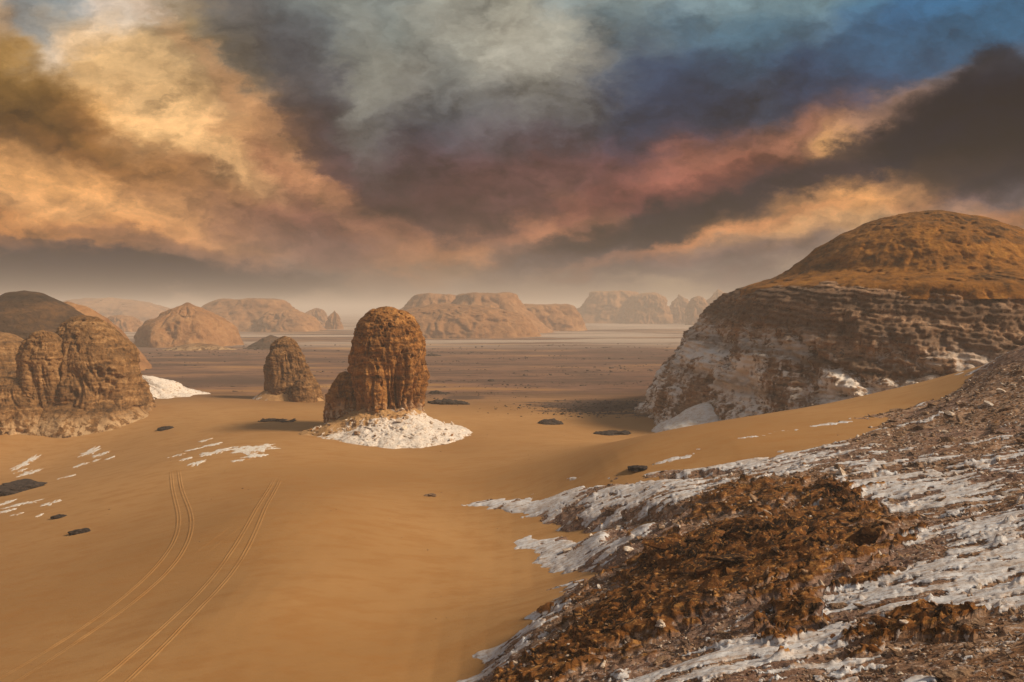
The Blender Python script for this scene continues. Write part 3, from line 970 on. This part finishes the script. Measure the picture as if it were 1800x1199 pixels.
# ------------------------------------------------------------------ the smaller tower behind it
SC = at_d(518, 690, 246)
small = thing('rock_tower', 'small brown rock tower tapering upward, sand drifted round its foot', 'rock tower', (SC[0], SC[1], 0))
body('column', M_TOWER2, small, [(-2, 1.05), (4, 1.0), (9, .82), (14, .64), (17, .46), (19, .25), (19.8, 0)], 8.2, 7.4, 200, 140, 43,
     2.4, flute=1.2, flute_n=9, flute_z=(0, .7), strata=.25, rough=1.5, rough_f=.2, lump=1.6, lump_f=.08, lean=(-3.0, 0), fine=.3, cav=.7)
body('boulder_foot', M_TOWER2, small, [(-2, 1), (2, .95), (5, .7), (7, .35), (7.6, 0)], 4.2, 3.6, 110, 60, 47, rough=1.1, rough_f=.3, fine=.3, off=(4.5, -8))
body('sand_drift', M_APRON, small, [(-2.5, 1), (0, .95), (2, .75), (4.5, .45), (6, 0)], 12, 10, 140, 60, 49, rough=.6, lump=1.0, off=(-2, -2),
     attr={'chalk': lambda X, Y, Z, h: sstep(-X * .05 + .15 - Z * .05, 0, 1)})

# ------------------------------------------------------------------ the pale-footed outcrop by the frame's edge
LC = at_d(174, 760, 216)
outc = thing('rock_outcrop', 'broad tan rock outcrop with steep fluted face and low rubble shelf', 'rock outcrop', (LC[0], LC[1], 0))
body('dome', M_LEFT, outc, [(-5, 1.04), (2, 1.0), (9, .92), (15, .80), (20, .64), (23.6, .43), (26, .2), (26.6, 0)], 14.5, 14.5, 360, 230, 53,
     2.15, flute=2.4, flute_n=12, flute_z=(0, .7), strata=.15, strata_f=.9, rough=1.9, rough_f=.13, lump=2.6, lump_f=.06, lean=(-3.5, 0), fine=.35, fine_f=.6, cav=1.3, cav_f=.3, step=.12, step_f=.5)
body('pinnacle', M_LEFT, outc, [(-4, 1.0), (6, 1.0), (12, .94), (16.5, .84), (20, .64), (22.2, .36), (22.8, 0)], 6.0, 6.0, 220, 170, 57,
     2.2, flute=1.6, flute_n=9, flute_z=(0, .6), strata=.3, strata_f=1.2, rough=1.3, rough_f=.2, fine=.3, off=(-9.0, -9.5), cav=.8, cav_f=.4, step=.22, step_f=.9)
body('shelf', M_LEFT, outc, [(-6, 1.0), (0, .95), (4, .8), (8, .55), (10.5, .25), (11, 0)], 11, 8, 220, 90, 59, flute=1.0, flute_n=14,
     flute_z=(0, .8), strata=.3, rough=1.6, rough_f=.18, lump=2, lump_f=.1, fine=.45, cav=.8, off=(-16, -13))
body('foot_slope', M_LEFT, outc, [(-6, 1.0), (-3.0, .95), (0, .8), (3, .62), (6, .4), (7, 0)], 23, 16, 260, 80, 61, rough=1.4, rough_f=.15,
     lump=2.5, lump_f=.06, fine=.4, off=(-3, -5))

BL = at_d(-30, 690, 240)
tanrock = thing('rock_outcrop', 'lit tan rock wall half hidden behind the broad outcrop, at the frame edge', 'rock outcrop', (BL[0], BL[1], 0))
body('wall', M_LEFT, tanrock, [(-5, 1.05), (4, 1.0), (12, .92), (18, .72), (21, .4), (22, 0)], 17, 14, 220, 130, 63, 2.3, flute=1.1, flute_n=14,
     flute_z=(0, .8), strata=.4, rough=1.3, rough_f=.14, lump=1.5, fine=.3)

DH = at_d(45, 600, 310)
dark_hill = thing('domed_hill', 'dark brown rounded hill rising behind the tan outcrop', 'hill', (DH[0], DH[1], 0))
body('hill_body', M_DARKHILL, dark_hill, [(-5, 1.3), (8, 1.18), (17, 1.02), (20, .96), (26, .74), (31, .48), (34.5, .22), (35.5, 0)], 27, 27, 260, 150, 67,
     strata=.5, strata_f=.7, rough=1.3, rough_f=.1, lump=2, lump_f=.04, fine=.3, fine_f=.5)

RH = at_d(120, 600, 400)
redhill = thing('domed_hill', 'reddish hill shoulder sloping down behind the dark rounded hill', 'hill', (RH[0], RH[1], 0))
body('hill_body', M_MESA, redhill, [(-5, 1.3), (6, 1.1), (16, .85), (24, .55), (30, .25), (32.5, 0)], 30, 28, 180, 100, 69, strata=.6, strata_f=.5,
     rough=1.6, rough_f=.08, lump=2, fine=.3, fine_f=.4)

# white chalk slope running down from the outcrop
WC = at_d(264, 690, 252)
cs = thing('chalk_slope', 'bright white chalk slope spilling down beside the broad tan outcrop', 'chalk slope', (WC[0], WC[1], 0))
body('slope_body', M_APRON, cs, [(-4, 1.1), (-1.2, 1.0), (0.0, .82), (1.8, .6), (4.2, .38), (6.6, .18), (7.4, 0)], 25, 26, 240, 110, 71, flute=2.2, flute_n=16, flute_z=(0, .9),
     rough=2.2, rough_f=.15, fine=.5, lump=2.5, cav=.8, off=(-4, 0), attr={'chalk': lambda X, Y, Z, h: 1.0 - .035 * np.maximum(Z, 0)})
CT = at_z(305, 742, -1.2)
ct = thing('chalk_slope', 'low white chalk tongue at the foot of the tan outcrop', 'chalk slope', (CT[0], CT[1], 0))
body('slope_body', M_CHALK, ct, [(-4, 1.1), (-1.6, 1.0), (-.9, .75), (-.2, .4), (0.1, 0)], 8, 9, 120, 40, 73, rough=.8, rough_f=.3, lump=1.0, lump_f=.12)

# ------------------------------------------------------------------ the great domed hill
MC = (109, 214)
mount = thing('domed_hill', 'huge layered rock hill with a smooth ochre dome on top', 'hill', (MC[0], MC[1], 0))
body('cliff', M_CLIFF, mount, [(-4, 1.10), (2, 1.05), (9, .99), (16, .925), (22, .865), (26, .815), (29.5, .77), (31.5, .745), (33.0, .70), (34.5, .63), (36, .50), (37, .3), (37.5, 0)],
     68, 66, 800, 230, 81, 2.15, flute=3.0, flute_n=24, flute_z=(0, .60), strata=.9, strata_f=1.2, rough=2.6, rough_f=.12, lump=4.5, lump_f=.03, fine=.75, fine_f=.5, u0=235, uk=.62, cav=1.1, cav_f=.2, step=.9, step_f=.85, skew=.9, dip=(.10, -.05))
body('dome', M_DOME, mount, [(30, 1.46), (33.4, 1.40), (35.2, 1.25), (36.8, 1.08), (38.2, 1.0), (41.5, .90), (45, .77), (48.5, .60), (51.2, .42), (53.0, .24), (53.8, .1), (54, 0)],
     34.0, 34.0, 420, 150, 83, 2.05, strata=.35, strata_f=.6, rough=1.5, rough_f=.12, lump=1.2, lump_f=.05, fine=.5, fine_f=.35, flute=.8, flute_n=16, flute_z=(.1, .7), cav=.8, cav_f=.22, u0=245, uk=.6)
body('chalk_foot', M_CHALK, mount, [(-4, 1.05), (-1, .97), (.8, .8), (3, .5), (5.5, .2), (6.5, 0)], 13, 12, 160, 60, 87, rough=1.2, rough_f=.2, lump=1.5, fine=.3,
     off=(-64, -28))

# ------------------------------------------------------------------ far hills and mesas
def far_hill(name, label, px, ybase, ytop, width_px, d, prof, ratio=1.0, sq=2.2, seed=0, cat='mesa', mat=None, rough=1.0, flute=1.0, rot=0, nt=110, nz=56):
    c = at_d(px, ybase, d)
    ztop = at_d(px, ytop, d)[2]
    rx = width_px / F_PX * d * .5
    o = thing(name, label, cat, (c[0], c[1], 0))
    zz = [(-6 + (ztop + 6) * h, r) for h, r in prof]
    k = d / 800.0
    body('rock_body', mat or M_MESA, o, zz, rx, rx * ratio, nt, nz, seed, sq, flute=4.0 * k * flute, flute_n=15, flute_z=(0, .85), strata=1.0 * k, strata_f=.28 / k,
         rough=6.5 * k * rough, rough_f=.035 / k, lump=7 * k, lump_f=.018 / k, step=.8 * k, step_f=.11 / k, cav=1.8 * k, cav_f=.05 / k, rot=rot, fine=.4 * k, fine_f=.2 / k)
    return o


MESA = [(0, 1.25), (.15, 1.12), (.4, .94), (.62, .77), (.78, .64), (.90, .57), (.97, .52), (1.0, .42), (1.005, .2), (1.0, 0)]
CONE = [(0, 1.12), (.15, 1.04), (.35, .96), (.55, .84), (.72, .62), (.86, .34), (.95, .12), (1.0, .05), (1.01, 0)]
HUMP = [(0, 1.12), (.2, 1.04), (.45, .95), (.68, .80), (.85, .55), (.96, .27), (1.0, 0)]
WALL = [(0, 1.15), (.2, 1.06), (.5, .95), (.8, .82), (.93, .70), (1.0, .5), (1.02, .2), (1.02, 0)]
h1 = far_hill('pointed_hill', 'reddish hill with a small pointed cap, beyond the gravel plain', 330, 600, 532, 164, 680, CONE, 1.0, 2.2, 201, 'hill', flute=1.3)
far_hill('flat_mesa', 'long flat-topped mesa fading in haze behind the pointed hill', 440, 582, 526, 230, 1200, MESA, .7, 3.0, 203)
far_hill('flat_mesa', 'hazy mesa spur stepping down at the end of the long flat mesa', 505, 580, 542, 110, 1150, HUMP, 1.0, 2.2, 205)
far_hill('rock_pinnacle', 'tiny pointed pinnacle standing alone on the far plain', 588, 575, 547, 28, 1250, CONE, 1.0, 2.0, 207, 'pinnacle')
far_hill('rock_pinnacle', 'faint low knob beside the tiny pointed pinnacle', 556, 572, 540, 50, 1500, HUMP, 1.0, 2.0, 208, 'pinnacle')
far_hill('rounded_hill', 'long low ochre hill just behind the tall rock tower', 800, 592, 534, 290, 930, HUMP, .8, 2.4, 209, 'hill', flute=1.2, nt=220, nz=90)
far_hill('flat_mesa', 'flat-topped ochre mesa crowning the long low hill', 856, 580, 516, 190, 1080, MESA, .8, 2.8, 211)
far_hill('flat_mesa', 'dim flat-topped mesa peeking over the tall rock tower', 765, 580, 517, 150, 1150, MESA, .8, 2.8, 213)
far_hill('flat_mesa', 'blocky ochre mesa arm ending in a steep face', 958, 574, 536, 140, 1180, WALL, .8, 3.0, 215)
far_hill('flat_mesa', 'pale long mesa dissolving in dust beyond the salt pan', 1078, 556, 512, 150, 1850, MESA, .6, 2.8, 217)
far_hill('flat_mesa', 'pale lower step at the end of the dissolving mesa', 1140, 556, 516, 80, 1800, WALL, .8, 2.6, 219)
far_hill('pointed_hill', 'small hazy pointed hill between the pale mesa and the domed hill', 1193, 556, 516, 52, 1850, CONE, 1.0, 2.2, 221, 'hill')
far_hill('rounded_hill', 'small round-headed butte beside the great domed hill', 1227, 558, 521, 40, 1600, HUMP, 1.0, 2.6, 223, 'hill')
far_hill('pointed_hill', 'faint pink peak half hidden by the great domed hill', 1262, 556, 509, 60, 1700, CONE, 1.0, 2.2, 225, 'hill')
far_hill('rounded_hill', 'small hazy hill between the dark hill and the pointed hill', 215, 582, 554, 76, 1100, HUMP, 1.0, 2.2, 227, 'hill')
far_hill('far_ridge', 'faint long ridge on the horizon behind the dark hill', 190, 560, 524, 260, 1900, HUMP, .6, 2.4, 229, 'ridge')
far_hill('rounded_mound', 'dark low gravel mound behind the small rock tower', 476, 612, 590, 92, 620, [(0, 1.1), (.3, .9), (.6, .62), (.85, .32), (1, 0)], 1.0, 2.0, 231, 'mound', M_DARKHILL, .4, .2)
far_hill('rounded_mound', 'thin low dark bank in front of the pointed hill', 350, 616, 603, 170, 600, [(0, 1.1), (.3, .9), (.6, .62), (.85, .32), (1, 0)], .4, 2.0, 233, 'mound', M_LEFT, .5, .2)

# ------------------------------------------------------------------ haze
bm = bmesh.new()
bmesh.ops.create_cube(bm, size=1.0)
for v in bm.verts:
    v.co.x *= 19600; v.co.y *= 19600
    v.co.z = -14.0 if v.co.z < 0 else 74.0
me = bpy.data.meshes.new('haze'); bm.to_mesh(me); bm.free()
hm = bpy.data.materials.new('haze_air'); hm.use_nodes = True
hn = hm.node_tree
for n in list(hn.nodes):
    hn.nodes.remove(n)
ho = hn.nodes.new('ShaderNodeOutputMaterial'); pv = hn.nodes.new('ShaderNodeVolumePrincipled')
pv.inputs['Color'].default_value = (.93, .84, .76, 1)
pv.inputs['Density'].default_value = 0.00046
pv.inputs['Anisotropy'].default_value = 0.0
hn.links.new(pv.outputs[0], ho.inputs['Volume'])
haze = link('haze', me, hm)
haze['kind'] = 'stuff'
haze['label'] = 'dusty pale air over the whole desert'

# ------------------------------------------------------------------ tyre tracks in the sand
def ribbon(name, pts, parent, w=.15, berm=.05):
    P = np.array(pts, float)
    seg = np.concatenate([[0], np.cumsum(np.hypot(np.diff(P[:, 0]), np.diff(P[:, 1])))])
    n = max(60, int(seg[-1] / .8))
    t = np.linspace(0, seg[-1], n)
    x = np.interp(t, seg, P[:, 0]); y = np.interp(t, seg, P[:, 1])
    kk = np.hanning(33); kk /= kk.sum()
    x = np.convolve(np.pad(x, 16, mode='reflect', reflect_type='odd'), kk, 'valid')
    y = np.convolve(np.pad(y, 16, mode='reflect', reflect_type='odd'), kk, 'valid')
    tx = np.gradient(x); ty = np.gradient(y); L = np.hypot(tx, ty); nx, ny = -ty / L, tx / L
    offs = [(-2.2, -.02), (-1.5, .5), (-1.0, 1.0), (-.55, .15), (.55, .15), (1.0, 1.0), (1.5, .5), (2.2, -.02)]
    wob = .9 + .9 * perlin2(t * .35, t * 0, 7) + .5 * perlin2(t * .06, t * 0 + 5, 8)
    V = []
    for o, h in offs:
        xx = x + nx * o * w; yy = y + ny * o * w
        V.append(np.stack([xx, yy, sand_z(xx, yy) + .012 + berm * h * wob * np.minimum(1, np.minimum(t, t[-1] - t) / 6)], -1))
    V = np.stack(V, 1).reshape(-1, 3)
    me = make_mesh(name, V, grid_faces(len(offs), n))
    return link(name, me, M_SAND, parent)


def crop(pts):
    return [sand_ray(c[0] * .3828, 740 + c[1] * .3828) for c in pts]


TRACKS = [
    ('pair of wheel ruts curving up towards the white crust on the sand', 1 * .15, .065,
     [[(785, 230), (790, 310), (820, 420), (822, 490), (800, 580), (740, 665), (640, 755), (520, 850), (380, 950), (240, 1050), (100, 1130), (0, 1190), (-120, 1250), (-330, 1350)],
      [(820, 225), (830, 310), (870, 400), (885, 470), (870, 570), (820, 660), (740, 740), (620, 830), (480, 930), (320, 1030), (200, 1120), (90, 1195), (-20, 1260), (-200, 1360)]]),
    ('pair of wheel ruts running straight past the middle of the sand', 1 * .15, .065,
     [[(1262, 262), (1215, 340), (1170, 430), (1100, 550), (1000, 690), (890, 820), (760, 950), (620, 1065), (500, 1160), (380, 1250), (250, 1350)],
      [(1290, 262), (1250, 340), (1210, 430), (1160, 550), (1080, 680), (960, 830), (840, 950), (720, 1070), (600, 1180), (520, 1250), (400, 1350)]]),
    ('faint old pair of ruts crossing between the two clear tracks', .10, .025,
     [[(1130, 430), (1050, 495), (960, 560), (870, 630), (800, 695)], [(1180, 430), (1095, 495), (1010, 560), (920, 630), (845, 695)]]),
]
for lab, w, bm_, ruts in TRACKS:
    tr = thing('tyre_track', lab, 'tyre track', (0, 0, 0), 'tyre tracks on the sand')
    for r_ in ruts:
        ribbon('rut', crop(r_), tr, w, bm_)


# ------------------------------------------------------------------ white crusts and dark rocks lying on the sand
def slab(name, px, py, wpx, hpx, mat, parent=None, thick=.12, seed=0, f=None):
    c = sand_ray(px, py, f)
    d = c[1]
    a = wpx / F_PX * d * .5; b = max(.25, hpx / F_PX * d * .5 * d / max(3.0, CAM_Z - c[2]))
    rg = np.random.default_rng(seed)
    n, m = 80, 7
    th = np.linspace(0, 2 * np.pi, n, endpoint=False)
    rr = np.array([1.04, 1.0, .96, .85, .6, .3, 0.001])
    hh = np.array([-.6, .1, .75, .95, 1.0, 1.0, 1.0])
    T, Q = np.meshgrid(th, rr)
    H = np.repeat(hh[:, None], n, 1)
    ir = 1 + .75 * perlin2(np.cos(T) * 1.5 + seed * 3.1, np.sin(T) * 1.5, 5) + .6 * perlin2(np.cos(T) * 3.5 + seed, np.sin(T) * 3.5 + seed, 6) + .35 * perlin2(np.cos(T) * 9 + seed, np.sin(T) * 9, 7)
    X = c[0] + a * Q * np.cos(T) * ir; Y = c[1] + b * Q * np.sin(T) * ir
    Z = (f or sand_z)(X, Y) + thick * (H + .5 * perlin2(X * .8, Y * .8, 9) * (H > .5))
    me = make_mesh(name, np.stack([X, Y, Z], -1).reshape(-1, 3), grid_faces(n, m, True))
    return link(name, me, mat, parent)


CRUSTS = [
    ('broken white chalk crust, the widest on the open sand', [(1160, 125, 200, 36), (945, 90, 44, 12), (970, 112, 84, 16), (880, 135, 60, 9), (965, 152, 90, 14), (1020, 138, 60, 18), (818, 158, 54, 12),
                                                     (850, 180, 44, 11), (905, 196, 60, 18), (1170, 162, 110, 12), (1100, 182, 60, 7)]),
    ('small scattered white crust in front of the tan outcrop', [(410, 145, 60, 24), (465, 156, 64, 12), (380, 200, 60, 12), (440, 183, 30, 8), (505, 172, 30, 8), (355, 212, 24, 8)]),
    ('white chalk knob behind the flat black rock', [(118, 195, 60, 30), (135, 240, 74, 22), (95, 232, 30, 12)]),
    ('thin white crust strips in front of the flat black rock', [(100, 382, 150, 14), (230, 378, 74, 14), (40, 412, 60, 12), (75, 430, 56, 7), (180, 436, 22, 9), (20, 380, 60, 24)]),
    ('thin white crust at the tip of the flat black rock', [(306, 260, 60, 10)]),
]
kk = 0
for lab, pcs in CRUSTS:
    c0 = sand_ray(pcs[0][0] * .3828, 740 + pcs[0][1] * .3828)
    t_ = thing('chalk_crust', lab, 'chalk crust', (0, 0, 0), 'white crusts on the sand')
    for (cx, cy, w_, h_) in pcs:
        kk += 1
        slab('slab', cx * .3828, 740 + cy * .3828, w_ * .3828, h_ * .3828, M_CRUST, t_, .06, 300 + kk)


def dark_rock(label, px, py, wpx, hgt, ratio, seed, mat=None, name='dark_rock', f=None, lean=(0, 0), rough=.5, cat='rock', rot=0.0, sink=.6, squash=.7):
    c = sand_ray(px, py, f)
    a = wpx / F_PX * c[1] * .5
    o = body(name, mat or M_DARK, None, [(-sink, 1.05), (hgt * .15, 1.0), (hgt * .45, .86), (hgt * .75, .6), (hgt * .95, .28), (hgt, 0)], a, a * ratio, 90, 36, seed, 2.2,
             rough=rough * a * .9, rough_f=1.5 / a, lump=a * .6, lump_f=.7 / a, cav=a * .2, cav_f=1.6 / a, fine=a * .08, fine_f=3.0 / a, lean=lean)
    o.location = c
    o.rotation_euler = (0, 0, rot)
    o.scale = (1, 1, squash)
    o['kind'] = 'thing'
    return tag(o, label, cat)


dark_rock('flat black rock half buried in the sand among white crusts', 54, 858, 100, 1.0, .8, 401, rough=.5)
dark_rock('small dark stone lying on the sand below the flat black rock', 107, 909, 26, .5, .6, 402)
dark_rock('slim dark stone lying alone on the open sand', 146, 936, 42, .45, .5, 403)
dark_rock('black boulder alone on the sand between tower and domed hill', 968, 745, 40, 1.7, .7, 404, rough=.5)
dark_rock('long black rock at the toe of the domed hill', 1080, 764, 60, 1.0, .6, 405, rough=.5)
dark_rock('low black rock right behind the tall tower apron', 782, 709, 56, 1.5, .6, 406, rough=.9)
dark_rock('thin black ledge behind the tall tower, farther out', 772, 692, 40, 1.0, .6, 407, rough=.9)
dark_rock('grey-black hummock far behind the tall tower', 757, 626, 28, 2.2, .6, 408, rough=.9)
dark_rock('low dark hump on the sand left of the tall tower apron', 484, 741, 64, .45, .5, 409, rough=.8)  # wide, very low dark hump beside the apron
dark_rock('dark wedge of rock at the foot of the tan outcrop', 292, 755, 26, .9, .7, 410, rough=.5)
dark_rock('dark curved stone where the sand meets the near hillside', 1124, 824, 40, .7, .5, 412, None, 'dark_rock', land, squash=.45)
dark_rock('small brown stone half sunk in the middle of the sand', 757, 872, 22, .4, .6, 414, M_BROWN, 'sand_stone')

# ------------------------------------------------------------------ rusty outcrops on the near hillside
PLATES = [hull_mesh('plate_shape', 600 + k, .16 + .05 * (k % 4), 18, M_RUST) for k in range(12)]


def outcrop(label, px, py, d, rx, ry, hgt, nplates, seed, rotz=0.0, psize=(.35, 1.2), amp=1.0):
    c = hill_hit(px, py)
    rg = np.random.default_rng(seed)
    o = thing('rock_outcrop', label, 'rock outcrop', (c[0], c[1], 0))
    n, m = 170, 64
    th = np.linspace(0, 2 * np.pi, n, endpoint=False); q = np.linspace(1.0, 0.001, m)
    T, Q = np.meshgrid(th, q)
    ir = 1 + .30 * perlin2(np.cos(T) * 1.2 + seed, np.sin(T) * 1.2, 3) + .22 * perlin2(np.cos(T) * 3.5, np.sin(T) * 3.5 + seed, 4)
    cr, sr = math.cos(rotz), math.sin(rotz)

    def surf(lx, ly, qq):
        X = c[0] + lx; Y = c[1] + ly
        base = hill(X, Y)[0]
        edge = 1 - sstep(qq, .55, 1.0)
        cr_ = fbm2(X * .35 + .6 * Y, Y * .55, 4, seed, .55, True)
        cr2 = fbm2(X * 1.1, Y * 1.9, 4, seed + 9, .6, True)
        return base - .45 + edge * (hgt * (.25 + .75 * edge) + amp * (.75 * cr_ + .40 * cr2)), edge
    lx0 = rx * Q * np.cos(T) * ir; ly0 = ry * Q * np.sin(T) * ir
    lx = lx0 * cr - ly0 * sr; ly = lx0 * sr + ly0 * cr
    Z, E = surf(lx, ly, Q)
    jx = .45 * E * amp * fbm3(lx * .9, ly * .9, Z * 1.4, 3, seed + 2); jy = .45 * E * amp * fbm3(lx * .9, ly * .9, Z * 1.4, 3, seed + 4)
    me = make_mesh('core', np.stack([lx + jx, ly + jy, Z], -1).reshape(-1, 3), grid_faces(n, m, True))
    link('core', me, M_RUST, o)
    for k in range(nplates):
        t = rg.uniform(0, 2 * np.pi); qq = math.sqrt(rg.uniform(0, 1.5))
        a0 = rx * qq * math.cos(t); b0 = ry * qq * math.sin(t)
        ax = a0 * cr - b0 * sr; ay = a0 * sr + b0 * cr
        zz, e = surf(np.array([ax]), np.array([ay]), np.array([qq]))
        s_ = rg.uniform(*psize) * (.6 + .4 * rg.random()) * (1.6 if k % 9 == 0 else 1.0)
        link('plate', PLATES[rg.integers(len(PLATES))], None, o, (ax, ay, float(zz[0]) + rg.uniform(-.05, .18) * s_),
             (rg.normal(.35, .45), rg.normal(-.25, .35), rotz + rg.normal(0, .5)), (s_ * rg.uniform(.8, 1.6), s_ * .7, s_ * rg.uniform(.7, 1.3)))
    return o


outcrop('large jagged rusty-brown outcrop on the near hillside', 1280, 975, 46, 8.5, 8.5, .15, 290, 501, .10, (.35, 1.5), 1.05)
outcrop('narrow rusty ridge running up from the large rusty outcrop', 1475, 885, 46, 6.0, 2.0, .1, 90, 521, 1.4, (.3, 1.2), .6)
outcrop('brown ridge of broken rock above the bottom edge of the view', 1395, 1085, 26, 5.5, 2.0, 0, 90, 541, 1.25, (.25, .9), .3)
outcrop('low craggy brown rock clump beside white chalk, nearest the frame corner', 1610, 1110, 19.5, 3.6, 3.2, 0, 80, 561, .2, (.25, .9), .3)
outcrop('long low brown rubble ridge slanting down to the sand', 1060, 1110, 45, 5.5, 3.2, .35, 110, 581, .35, (.2, .8), .6)

# single stones on the near hillside
dark_rock('oval brown slab lying on white chalk at the bottom of the view', 1482, 1066, 44, .16, .55, 701, M_BROWN, 'flat_stone', land, sink=.1)
dark_rock('dark flat stone cut by the bottom edge of the view', 1690, 1188, 80, .2, .6, 702, M_BROWN, 'flat_stone', land, sink=.1)
dark_rock('purplish stone lying on white chalk near the frame edge', 1712, 1102, 52, .25, .55, 703, M_BROWN, 'flat_stone', land, sink=.1)
dark_rock('pale upright stone at the foot of the large rusty outcrop', 1160, 1118, 14, .5, .7, 704, M_PALE, 'small_stone', land, sink=.1)

# ------------------------------------------------------------------ rubble
rg = np.random.default_rng(11)
FR = [hull_mesh('fragment_shape', 800 + k, .30 + .08 * (k % 4), 14, M_BROWN) for k in range(8)]
FRP = [hull_mesh('fragment_shape', 820 + k, .30 + .08 * (k % 4), 14, M_PALE) for k in range(5)]
az_ = np.radians(rg.uniform(-6, 34, 60000)); r_ = np.exp(rg.uniform(math.log(24), math.log(126), 60000))
X = r_ * np.sin(az_); Y = r_ * np.cos(az_)
Zh, Ch, Rh = hill(X, Y, True)
ok = (Zh > sand_z(X, Y) - .05) & ((Rh < .3) | (rg.random(60000) < .25)) & (rg.random(60000) < (1.05 - Ch) ** 1.5)
X, Y, Zh, r_ = X[ok], Y[ok], Zh[ok], r_[ok]
n_big = 240
for k in range(n_big):
    s_ = r_[k] * rg.uniform(.0045, .0095)
    pale = rg.random() < .25
    o = link('rock_fragment', (FRP if pale else FR)[rg.integers(5)], None, None, (X[k], Y[k], Zh[k] + .1 * s_),
             (rg.normal(0, .35), rg.normal(0, .35), rg.uniform(0, 6.28)), (s_ * rg.uniform(1, 1.9), s_, s_))
    o['kind'] = 'thing'
    tag(o, 'loose pale rock fragment lying on the near hillside' if pale else 'loose brown rock fragment lying on the near hillside', 'rock',
        'pale rock fragments on the hillside' if pale else 'brown rock fragments on the hillside')
nb = min(len(X), n_big + 15000)
sl = slice(n_big, nb)
sl = slice(n_big, n_big + (nb - n_big) * 2 // 3)
rub = scatter('rubble', X[sl], Y[sl], Zh[sl], r_[sl] * np.exp(rg.normal(math.log(.0019), .45, sl.stop - sl.start)), M_BROWN, 5)
sl = slice(sl.stop, nb)
rub2 = scatter('pale_rubble', X[sl], Y[sl], Zh[sl], r_[sl] * np.exp(rg.normal(math.log(.0017), .4, sl.stop - sl.start)), M_PALE, 6)
rub2['kind'] = 'stuff'; rub2['label'] = 'small pale stone chips covering the near hillside'
rub['kind'] = 'stuff'; rub['label'] = 'small brown rubble covering the near hillside'

# fallen stones on the tower's apron, scree at the foot of the domed hill
PST = [hull_mesh('stone_shape', 900 + k, .5, 12, M_PALE) for k in range(6)]
BST = [hull_mesh('stone_shape', 920 + k, .5, 12, M_TOWER) for k in range(6)]
deps = bpy.context.evaluated_depsgraph_get()


def apron_height(obj):
    v = np.empty(len(obj.data.vertices) * 3, np.float32); obj.data.vertices.foreach_get('co', v)
    return v.reshape(-1, 3) + np.array(obj.location, np.float32)


ap = [c for c in tower.children if c.name.startswith('chalk_apron')][0]
av = apron_height(ap)
av = av[(av[:, 2] > .6) & (av[:, 1] < 4)]
for k in range(170):
    p = av[rg.integers(len(av))]
    s_ = float(np.exp(rg.normal(math.log(.42), .45)))
    link('fallen_stone', (PST if p[0] > -4 and rg.random() < .7 else BST)[rg.integers(6)], None, tower, (p[0], p[1], p[2] + .1 * s_),
         (rg.normal(0, .5), rg.normal(0, .5), rg.uniform(0, 6)), (s_ * 1.3, s_, s_))
cl = [c for c in mount.children if c.name.startswith('cliff')][0]
cv = apron_height(cl)
cv = cv[(cv[:, 2] < 15) & (cv[:, 0] < 20) & (cv[:, 1] < 20)]
ix = rg.integers(len(cv), size=2600)
q = cv[ix]
gzz = sand_z(q[:, 0] + MC[0], q[:, 1] + MC[1])
h_ = q[:, 2] - gzz
ok = (h_ > -.5) & (h_ < 9) & (rg.random(len(h_)) < np.exp(-np.maximum(h_, 0) / 2.5))
q = q[ok]
sc_ = scatter('foot_scree', q[:, 0], q[:, 1], q[:, 2], np.exp(rg.normal(math.log(.5), .5, len(q))), M_PALE, 8, parent=mount)
sc_['kind'] = 'stuff'

# dark lag gravel on the plain
n = 9000
yy = np.exp(rg.uniform(math.log(195), math.log(700), n)); xx = yy * np.tan(np.radians(rg.uniform(-33, 20, n)))
den = fbm2(xx * .012, yy * .05, 4, 300)
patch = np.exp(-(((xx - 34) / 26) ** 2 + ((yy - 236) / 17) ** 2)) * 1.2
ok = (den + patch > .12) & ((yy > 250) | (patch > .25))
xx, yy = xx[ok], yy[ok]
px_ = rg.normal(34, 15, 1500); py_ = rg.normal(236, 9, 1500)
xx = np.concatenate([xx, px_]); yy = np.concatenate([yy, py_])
gv = scatter('gravel', xx, yy, sand_z(xx, yy), yy * np.exp(rg.normal(math.log(.0013), .5, len(xx))), M_DARK, 9, tilt=.2)
gv['kind'] = 'stuff'; gv['label'] = 'dark lag gravel strewn over the far plain'

# a few pebbles on the near sand
n = 420
yy = np.exp(rg.uniform(math.log(58), math.log(180), n)); xx = yy * np.tan(np.radians(rg.uniform(-33, 6, n)))
cl_ = fbm2(xx * .06, yy * .06, 3, 320)
ok = (cl_ > .02) & (hill(xx, yy)[0] < sand_z(xx, yy) - .1)
xx, yy = xx[ok], yy[ok]
pb = scatter('pebbles', xx, yy, sand_z(xx, yy), yy * np.exp(rg.normal(math.log(.0007), .4, len(xx))), M_BROWN, 10, tilt=.2)
pb['kind'] = 'stuff'; pb['label'] = 'sparse pebbles scattered on the open sand'
